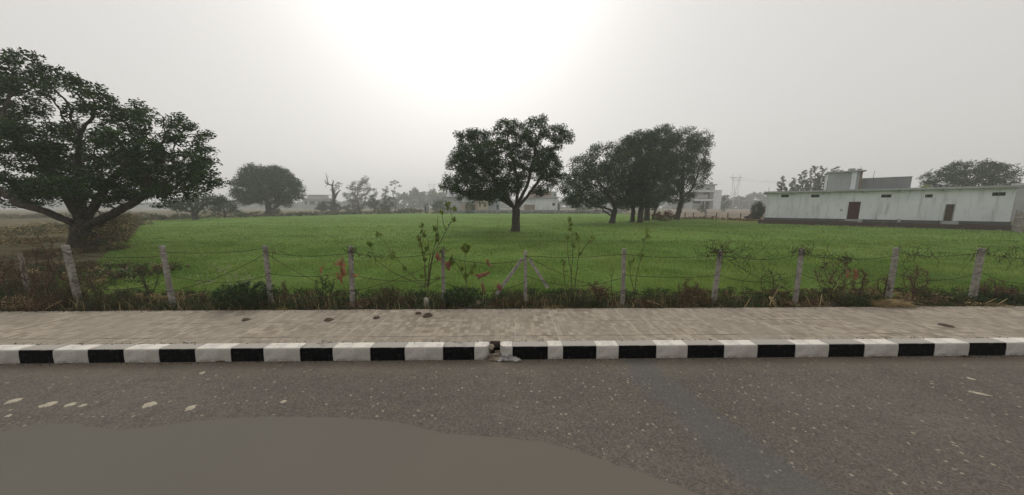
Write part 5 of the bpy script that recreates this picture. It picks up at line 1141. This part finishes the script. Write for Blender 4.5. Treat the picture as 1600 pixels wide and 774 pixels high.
# straw heap, tuft of yellow grass, sticks, rubble behind the pavement
def straw_heap(px, py, rx_m, h, n, label, mat, name, cat, seed, ry=0.12, L0=0.28, kind=None, up=0.0):
    c = on_y(px, py, PAV1 + 0.03); c.z = 0.19; rr = random.Random(seed); b = MB()
    for k in range(n):
        u = rr.uniform(-1, 1); a = c + Vector((u * rx_m, rr.uniform(-1, 1) * ry, h * (1 - u * u) * rr.uniform(0.5, 1.0)))
        d = Vector((rr.choice((-1, 1)), rr.uniform(-0.3, 0.3), -u * h / rx_m * 1.6 + rr.uniform(-0.3, 0.3) + up)).normalized() * rr.uniform(0.4, 1) * L0; m_ = a + d * 0.5 + Vector((0, 0, 0.015))
        b.tube([a, m_, a + d], [0.004, 0.003, 0.002], 3, False)
    o = b.build(name, M[mat]); o.data.transform(Matrix.Translation(-c)); o.location = c; return tag(o, label, cat)
straw_heap(1400, 478, 0.42, 0.16, 420, 'arched heap of pale straw behind the pavement right of dry bush', 'straw', 'straw_heap', 'straw heap', 1)
straw_heap(1560, 478, 0.3, 0.06, 60, 'thin straw heap near right edge behind pavement', 'straw', 'straw_heap', 'straw heap', 2)
straw_heap(873, 479, 0.3, 0.05, 60, 'flat litter of pale dry stalks behind pavement below thin sapling', 'straw', 'straw_heap', 'straw heap', 3, L0=0.15)
c = on_y(441, 480, PAV1 + 0.05); c.z = 0.14; b = MB(); rr = random.Random(4)
for k in range(170):
    a = c + Vector((rr.gauss(0, 0.09), rr.gauss(0, 0.03), 0)); d = Vector((rr.uniform(-0.6, 0.6), rr.uniform(-0.4, 0.3), 1)).normalized() * rr.uniform(0.08, 0.17); b.tube([a, a + d * 0.6, a + d + Vector((d.x * 0.4, 0, -0.02))], [0.003, 0.0025, 0.001], 3, False)
o = b.build('grass_tuft', M['yellow_grass']); o.data.transform(Matrix.Translation(-c)); o.location = c; tag(o, 'yellow grass tuft behind the pavement right of dense green bush', 'grass tuft')
for i, (a, b_, lab) in enumerate((((1268, 484), (1259, 462), 'short pale stick leaning left behind pavement below knotted post'), ((1279, 483), (1284, 460), 'short pale stick leaning right behind pavement below knotted post'), ((1541, 474), (1558, 466), 'short pale stick near right edge, left one of two'), ((1552, 480), (1574, 467), 'longer pale stick near right edge, right one of two'), ((1162, 483), (1172, 466), 'pale crooked stick behind pavement left of bent stalk'),
      ((1012, 470), (1040, 481), 'curved dry stalk arching over weeds right of leaning sapling'), ((66, 486), (96, 470), 'pale dry stalk in the weeds at lower left'))):
    A_ = on_y(*a, PAV1 + 0.06); B_ = on_y(*b_, PAV1 + 0.12); b = MB(); A_.z = max(A_.z, 0.15); b.tube([A_, A_.lerp(B_, 0.5) + Vector((0.012, 0, 0.01)), B_], [0.011, 0.009, 0.005], 6); tag(b.build('stick', M['straw'], None, True), lab, 'stick', 'dry sticks behind the pavement')

# ------------------------------------------------------------------ the crop standing in the field
rng = np.random.default_rng(101); fpn = np.array(FIELD)
def inside(x, y):
    c = np.zeros(len(x), bool); n_ = len(fpn); j = n_ - 1
    for i in range(n_):
        xi, yi = fpn[i]; xj, yj = fpn[j]; t = ((yi > y) != (yj > y)) & (x < (xj - xi) * (y - yi) / (yj - yi + 1e-12) + xi); c ^= t; j = i
    return c
VT = []
for (y0, y1, n_, h_, w_) in ((7.9, 10, 46000, 0.11, 0.014), (10, 14, 60000, 0.11, 0.02), (14, 22, 60000, 0.10, 0.035), (22, 40, 40000, 0.10, 0.07), (40, 75, 20000, 0.1, 0.14)):
    y = np.sqrt(rng.uniform(y0 ** 2, y1 ** 2, n_)); x = rng.uniform(-1.95, 1.95, n_) * y; k = inside(x, y); x, y = x[k], y[k]
    hh = h_ * rng.uniform(0.5, 1.25, len(x)) * np.array([0.95 + 1.1 * mnoise.noise(Vector((q * 0.45, r * 0.45, 5))) for q, r in zip(x, y)]); a = rng.uniform(0, 3.1416, len(x)); dx, dy_ = np.cos(a) * w_ / 2, np.sin(a) * w_ / 2; lx, ly = rng.normal(size=len(x)) * 0.05, rng.normal(size=len(x)) * 0.05
    z = np.zeros(len(x)); VT.append(np.stack([np.stack([x - dx, y - dy_, z], 1), np.stack([x + dx, y + dy_, z], 1), np.stack([x + lx, y + ly, hh], 1)], axis=1))
V = np.concatenate(VT)
tag(quads_mesh('crop', V, M['wheat'], None, k=3), kind='stuff')
# pale weed heads just inside the fence
cs = []
for k in range(260):
    cx, cy = random.Random(k).choice(((345, 425), (370, 440), (170, 420), (200, 435), (320, 448), (385, 450), (420, 455), (150, 440))); q = at(cx + rng.normal() * 12, cy + rng.normal() * 5); cs.append((q.x, q.y, rng.uniform(0.1, 0.3)))
tag(quads_mesh('pale_weed_heads', leaves(np.repeat(np.array(cs), 3, axis=0) + rng.normal(size=(780, 3)) * 0.02, 0.05, 0.03, rng, 0, 1), M['paper'], None), kind='stuff')

# ------------------------------------------------------------------ haze
HZ = bpy.data.materials.new('haze'); HZ.use_nodes = True; n, l = HZ.node_tree.nodes, HZ.node_tree.links
n.remove(n['Principled BSDF']); pv = n.new('ShaderNodeVolumePrincipled'); pv.inputs['Color'].default_value = (0.93, 0.95, 0.97, 1); pv.inputs['Density'].default_value = 0.0012; pv.inputs['Anisotropy'].default_value = 0.25
l.new(pv.outputs[0], n['Material Output'].inputs['Volume'])
b = MB(); b.box((0, 350, 31), (1420, 1320, 66)); tag(b.build('haze', HZ), kind='stuff')
